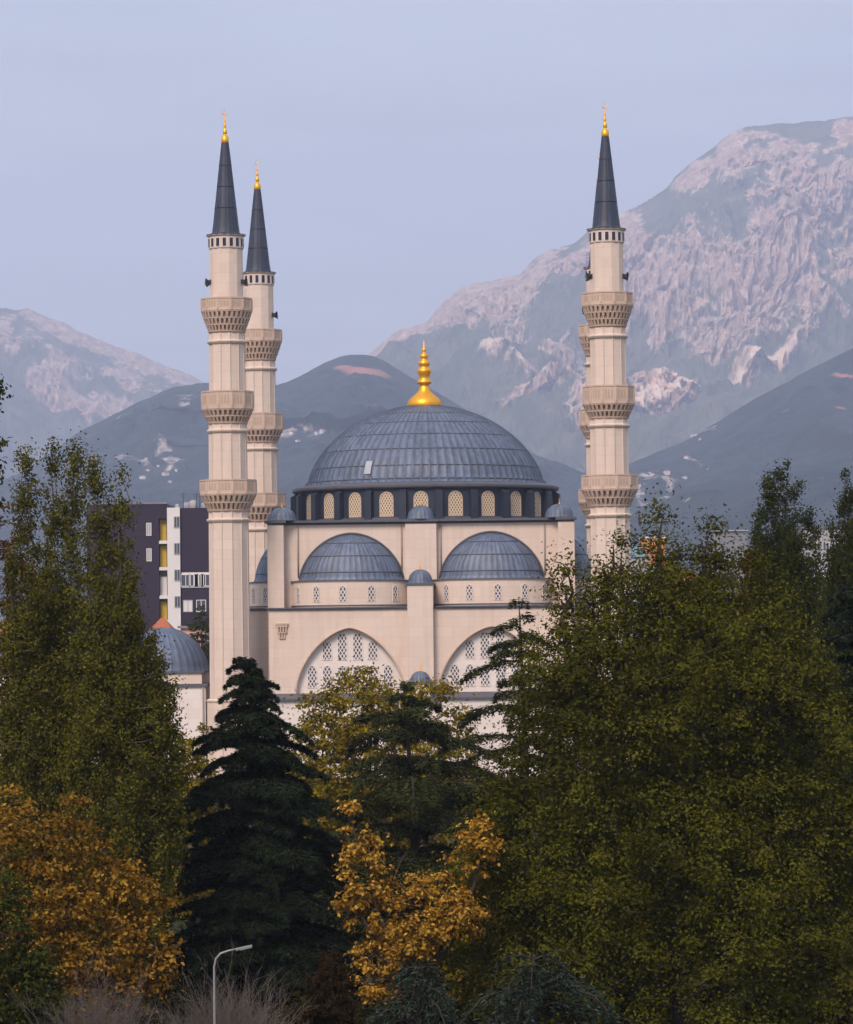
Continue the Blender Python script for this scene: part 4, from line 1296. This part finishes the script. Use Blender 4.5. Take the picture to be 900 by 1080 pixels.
broadleaf('broad_tree', 'yellow green tree below the left arch window of the mosque', 'tree', GB(395, 172), 2.6, .28,
          [q(392, 930, 390, 722, [70, 88, 84, 62, 26], 2.0), q(345, 900, 338, 728, [40, 46, 40, 16], .9), q(450, 900, 452, 722, [40, 48, 42, 16], 1.0), q(395, 760, 380, 714, [40, 30, 12], .4), q(485, 850, 482, 752, [22, 22, 10], .3)],
          300, 130, .72, .21, .14, L_YG, BARK, 44, mind=.80, up=.5, dome=.75)
q = lbx(206, 150)
broadleaf('broad_tree', 'small orange green tree tucked between the poplar and the dark cedar', 'tree', GB(206, 150), 1.8, .15, [q(208, 960, 210, 775, [24, 34, 30, 12], 1.0), q(196, 900, 198, 800, [20, 24, 12], .5)], 120, 75, .42, .2, .12, L_YG, BARK, 45, mind=.4)
q = lbx(6, 165)
broadleaf('broad_tree', 'red brown tree behind the left poplar', 'tree', GB(6, 165), 2.2, .2, [q(6, 900, 8, 535, [40, 52, 56, 40, 14], 1.0), q(46, 800, 44, 640, [26, 30, 14], .5)], 220, 70, .5, .22, .14, L_RED, BARK, 46, mind=.5)
q = lbx(806, 185)
broadleaf('broad_tree', 'red brown tree between the big tree and the dark poplars', 'tree', GB(806, 185), 2.2, .2, [q(806, 800, 804, 566, [26, 32, 30, 18, 8], 1.0)], 120, 70, .5, .22, .14, L_RED, BARK, 47, mind=.5)
q = lbx(214, 400)
broadleaf('broad_tree', 'small dark tree before the pink house beside the minaret', 'tree', GB(214, 400), 3, .25, [q(212, 760, 212, 640, [12, 20, 18, 6], 1.0)], 70, 80, .8, .4, .25, L_POPD, BARK, 48, mind=.7)
q = lbx(14, 92)
broadleaf('shrub', 'dark green shrub at the bottom left corner', 'shrub', GB(14, 92), .5, .1, [q(10, 1120, 8, 940, [34, 44, 34, 12], 1.0), q(50, 1120, 44, 1010, [20, 26, 12], .5)], 110, 80, .34, .15, .09, L_POPD, BARK, 49, mind=.33)

# ---- park and street trees farther back, between the houses
for k, (px_, Y_, top, w_, lab_) in enumerate([(700, 300, 600, 30, 'dark green tree standing behind the lone minaret foot, below the orange house'), (748, 330, 590, 36, 'dark green tree below the long white hall'), (790, 290, 612, 32, 'dark green tree beneath the red house'), (850, 310, 588, 38, 'dark green tree between the two right poplars'), (892, 340, 596, 36, 'dark green tree at the right edge behind the poplars'), (60, 320, 600, 40, 'dark green tree behind the gap of the left poplars')]):
    q = lbx(px_, Y_)
    broadleaf('street_tree', lab_, 'tree', GB(px_, Y_), 3.5, .3, [q(px_, 780, px_, top, [w_ * .8, w_, w_ * .8, w_ * .3], 1.0), q(px_ + w_ * .6, 760, px_ + w_ * .5, top + 18, [w_ * .4, w_ * .6, w_ * .2], .4)], 170, 75, .85, .34, .22, L_POPD if k % 2 else L_BIG, BARK, 80 + k, 'street trees between the houses', mind=.75)

# ---- conifers
cedar('cedar_tree', 'almost black layered cedar in front of the left minaret foot', GB(276, 125), MZ(687, 125, 265), [(.05, 3.5), (.25, 3.6), (.42, 3.4), (.58, 3.0), (.72, 2.45), (.82, 1.8), (.90, 1.15), (.955, .62), (1, .25)], L_CED, 51, 2.6, .52, 7, lean=(-.55, 0), thick=.07, L=.25, W=.05, spread=.36, droop=.34, rise=.3, jit=.30)
cedar('cedar_tree', 'dark green layered cedar rising out of the yellow green tree', GB(438, 148), MZ(716, 148, 425), [(.1, 6.0), (.3, 6.0), (.5, 5.6), (.66, 4.7), (.8, 3.3), (.9, 1.7), (.96, .8), (1, .2)], L_CEDG, 52, 1.3, .95, 7, L=.27, W=.055, lean=(-.5, 0), droop=.28, thick=.12, spread=.32, jit=.42, gap=.06)
cedar('cedar_tree', 'thin dark cedar reaching across the right arch window', GB(556, 160), MZ(628, 160, 548), [(.1, 4.0), (.4, 3.6), (.6, 3.1), (.72, 2.6), (.8, 1.9), (.9, 1.0), (1, .2)], L_CEDG, 53, .75, .85, 4, droop=.3, rise=.25, gap=.15, lean=(-.3, 0), spread=.26, thick=.16, jit=.5)
cedar('cedar_tree', 'blue green cedar with drooping boughs at the bottom centre', GB(560, 88), MZ(1003, 88, 560), [(.1, 3.4), (.35, 3.3), (.6, 3.0), (.8, 2.5), (.92, 1.7), (1, .7)], L_CEDB, 54, 1.0, .6, 6, droop=.8, rise=.5, L=.2, W=.04, spread=.22, jit=.45, thick=.18)
cedar('cedar_tree', 'low blue green cedar beside the golden maple foot', GB(440, 91), MZ(1018, 91, 440), [(.1, 2.6), (.35, 2.5), (.6, 2.2), (.8, 1.8), (.92, 1.2), (1, .5)], L_CEDB, 55, 1.0, .55, 6, droop=.75, rise=.45, L=.2, W=.04, spread=.22, jit=.45, thick=.18)
cedar('conifer', 'small brown conifer below the golden maple', GB(346, 97), MZ(1005, 97, 346), [(.05, 1.0), (.3, 1.0), (.6, .85), (.8, .6), (.95, .3), (1, .15)], L_BRN, 56, 2.2, .26, 7, jit=.45, droop=-.1, rise=.5, L=.16, W=.05, cat='conifer')
cedar('cedar_tree', 'dark cedar low at the right edge behind the big tree', GB(896, 132), MZ(610, 132, 896), [(.1, 3.2), (.4, 2.8), (.7, 1.8), (.9, .9), (1, .2)], L_CED, 57, 1.1, .6, 6)

# ---- bare grey shrubs at the bottom edge
bare_shrub('bare grey shrub at the bottom edge left of the street lamp', GB(108, 90), MZ(1028, 90, 108) * .93, 2.3, 61, 140)
bare_shrub('bare grey shrub around the foot of the street lamp', GB(240, 92), MZ(1012, 92, 235) * .93, 2.3, 62, 140)

# ---- undergrowth between the trees
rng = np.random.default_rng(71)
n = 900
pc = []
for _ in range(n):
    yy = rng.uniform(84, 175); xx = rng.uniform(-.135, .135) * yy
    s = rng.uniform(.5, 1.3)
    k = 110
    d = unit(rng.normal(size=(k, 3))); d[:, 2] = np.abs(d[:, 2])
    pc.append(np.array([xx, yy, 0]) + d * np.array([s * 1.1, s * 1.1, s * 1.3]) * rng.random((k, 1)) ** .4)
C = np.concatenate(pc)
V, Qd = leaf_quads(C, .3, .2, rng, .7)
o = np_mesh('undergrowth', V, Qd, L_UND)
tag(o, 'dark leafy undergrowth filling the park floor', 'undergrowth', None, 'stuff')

# ---- street lamp
YL = 78.0
lp = at(226.5, 1080, YL)
lamp = empty('street_lamp', (float(lp[0]), YL, 0)); tag(lamp, 'slim pale grey street lamp with a curved arm', 'street lamp')
mb = MB()
def P_(px, py): 
    a = at(px, py, YL); return (float(a[0] - lp[0]), 0, float(a[2]))
mb.tube([(0, 0, 0), (0, 0, 3.0), P_(226, 1020), P_(228, 1011), P_(233, 1005.5), P_(242, 1002.5), P_(250, 1000.8)], [.05, .04, .026, .025, .024, .022, .02], 8)
GAL = mat_plain('galvanised_steel', (0.24, 0.24, 0.25), .45, .3)
mb.build('pole', GAL, lamp)
mb = MB(); mb.lathe([(.11, 0), (.11, .5), (.07, .55)], 12); mb.build('base', GAL, lamp)
a, c = Vector(P_(249, 1001.3)), Vector(P_(266, 997.6))
d = (c - a).normalized(); nrm = Vector((-d.z, 0, d.x))
mb = MB(); mb.obox((a + c) / 2, d, (0, 1, 0), nrm, (c - a).length / 2, .09, .022); mb.obox((a + c) / 2 + d * .04 - nrm * .03, d, (0, 1, 0), nrm, (c - a).length / 2 * .7, .07, .008, 1)
mb.build('lamp_head', [GAL, WHITE], lamp)


# ================================================================== LIGHT, SKY, AIR
SUN_EL, SUN_DIR = math.radians(42), Vector((-0.40, -0.92, 0)).normalized()
W = bpy.data.worlds.new('World'); S.world = W; W.use_nodes = True
nt = W.node_tree; nt.nodes.clear()
out = nt.nodes.new('ShaderNodeOutputWorld'); bg = nt.nodes.new('ShaderNodeBackground')
sky = nt.nodes.new('ShaderNodeTexSky'); sky.sky_type = 'NISHITA'; sky.sun_disc = False
sky.sun_elevation = SUN_EL; sky.sun_rotation = math.atan2(SUN_DIR.x, SUN_DIR.y)
sky.altitude = 120; sky.air_density = 1.0; sky.dust_density = 1.5; sky.ozone_density = 2.0
# a thin veil of high cloud, a little thicker in soft bands
tc = nt.nodes.new('ShaderNodeTexCoord'); mp = nt.nodes.new('ShaderNodeMapping'); mp.inputs['Scale'].default_value = (1.5, 1.5, 9.0)
nz = nt.nodes.new('ShaderNodeTexNoise'); nz.inputs['Scale'].default_value = 2.2; nz.inputs['Detail'].default_value = 4; nz.inputs['Roughness'].default_value = .5
nt.links.new(tc.outputs['Generated'], mp.inputs['Vector']); nt.links.new(mp.outputs['Vector'], nz.inputs['Vector'])
rp = nt.nodes.new('ShaderNodeMapRange'); rp.inputs['From Min'].default_value = .3; rp.inputs['From Max'].default_value = .7; rp.inputs['To Min'].default_value = .74; rp.inputs['To Max'].default_value = .94
nt.links.new(nz.outputs['Fac'], rp.inputs['Value'])
mx = nt.nodes.new('ShaderNodeMix'); mx.data_type = 'RGBA'
nt.links.new(rp.outputs['Result'], mx.inputs[0]); nt.links.new(sky.outputs[0], mx.inputs[6]); mx.inputs[7].default_value = (4.15, 4.4, 5.35, 1)
sp_ = nt.nodes.new('ShaderNodeSeparateXYZ'); nt.links.new(tc.outputs['Generated'], sp_.inputs[0])
vr = nt.nodes.new('ShaderNodeValToRGB'); nt.links.new(sp_.outputs[2], vr.inputs['Fac'])
el = vr.color_ramp.elements
el[0].position = 0.0; el[0].color = (0.61, 0.585, 0.66, 1)
el[1].position = 0.35; el[1].color = (0.455, 0.49, 0.55, 1)
e2 = el.new(0.10); e2.color = (0.565, 0.565, 0.61, 1)
e3 = el.new(0.17); e3.color = (0.51, 0.53, 0.58, 1)
vm = nt.nodes.new('ShaderNodeVectorMath'); vm.operation = 'SCALE'; vm.inputs['Scale'].default_value = 10.0
nt.links.new(vr.outputs['Color'], vm.inputs[0]); nt.links.new(vm.outputs[0], mx.inputs[7])
mp2 = nt.nodes.new('ShaderNodeMapping'); mp2.inputs['Scale'].default_value = (2.2, 2.2, 16.0); mp2.inputs['Rotation'].default_value = (0, math.radians(4), 0)
n2 = nt.nodes.new('ShaderNodeTexNoise'); n2.inputs['Scale'].default_value = 2.6; n2.inputs['Detail'].default_value = 5; n2.inputs['Roughness'].default_value = .55
nt.links.new(tc.outputs['Generated'], mp2.inputs['Vector']); nt.links.new(mp2.outputs['Vector'], n2.inputs['Vector'])
r2 = nt.nodes.new('ShaderNodeMapRange'); r2.inputs['From Min'].default_value = .3; r2.inputs['From Max'].default_value = .7; r2.inputs['To Min'].default_value = .87; r2.inputs['To Max'].default_value = 1.08
nt.links.new(n2.outputs['Fac'], r2.inputs['Value'])
cl = nt.nodes.new('ShaderNodeVectorMath'); cl.operation = 'SCALE'
nt.links.new(mx.outputs[2], cl.inputs[0]); nt.links.new(r2.outputs['Result'], cl.inputs['Scale'])
nt.links.new(cl.outputs[0], bg.inputs['Color']); bg.inputs['Strength'].default_value = 0.10
nt.links.new(bg.outputs[0], out.inputs['Surface'])

sd = bpy.data.lights.new('sun', 'SUN'); sd.energy = 2.0; sd.angle = math.radians(22); sd.color = (1.0, 0.82, 0.69)
so = bpy.data.objects.new('sun', sd); COL.objects.link(so)
dv = -(SUN_DIR * math.cos(SUN_EL) + Vector((0, 0, math.sin(SUN_EL))))
so.rotation_euler = dv.to_track_quat('-Z', 'Y').to_euler(); so.location = (-100, -150, 120)

# the hazy evening air
hz = MB(); hz.box(-2600, 2600, -700, 15500, -80, 1900)
hm_ = bpy.data.materials.new('evening_haze'); hm_.use_nodes = True
t = hm_.node_tree; t.nodes.clear()
o_ = t.nodes.new('ShaderNodeOutputMaterial'); pv = t.nodes.new('ShaderNodeVolumePrincipled')
pv.inputs['Color'].default_value = (0.71, 0.78, 1.0, 1); pv.inputs['Density'].default_value = 0.000118; pv.inputs['Anisotropy'].default_value = 0.35
t.links.new(pv.outputs[0], o_.inputs['Volume'])
ho = hz.build('haze', hm_)
tag(ho, 'blue evening haze hanging over the valley and the mountains', 'haze', None, 'stuff')

S.render.engine = 'CYCLES'
cy = S.cycles
cy.max_bounces = 5; cy.diffuse_bounces = 3; cy.glossy_bounces = 2; cy.transmission_bounces = 2; cy.volume_bounces = 3; cy.transparent_max_bounces = 4
cy.use_denoising = True
try: cy.denoiser = 'OPENIMAGEDENOISE'
except Exception: pass
cy.use_adaptive_sampling = True; cy.adaptive_threshold = 0.02
cy.caustics_reflective = False; cy.caustics_refractive = False
S.view_settings.view_transform = 'Standard'
S.view_settings.look = 'None'
S.view_settings.exposure = 0.83
S.view_settings.gamma = 1.0
S.view_settings.use_curve_mapping = False
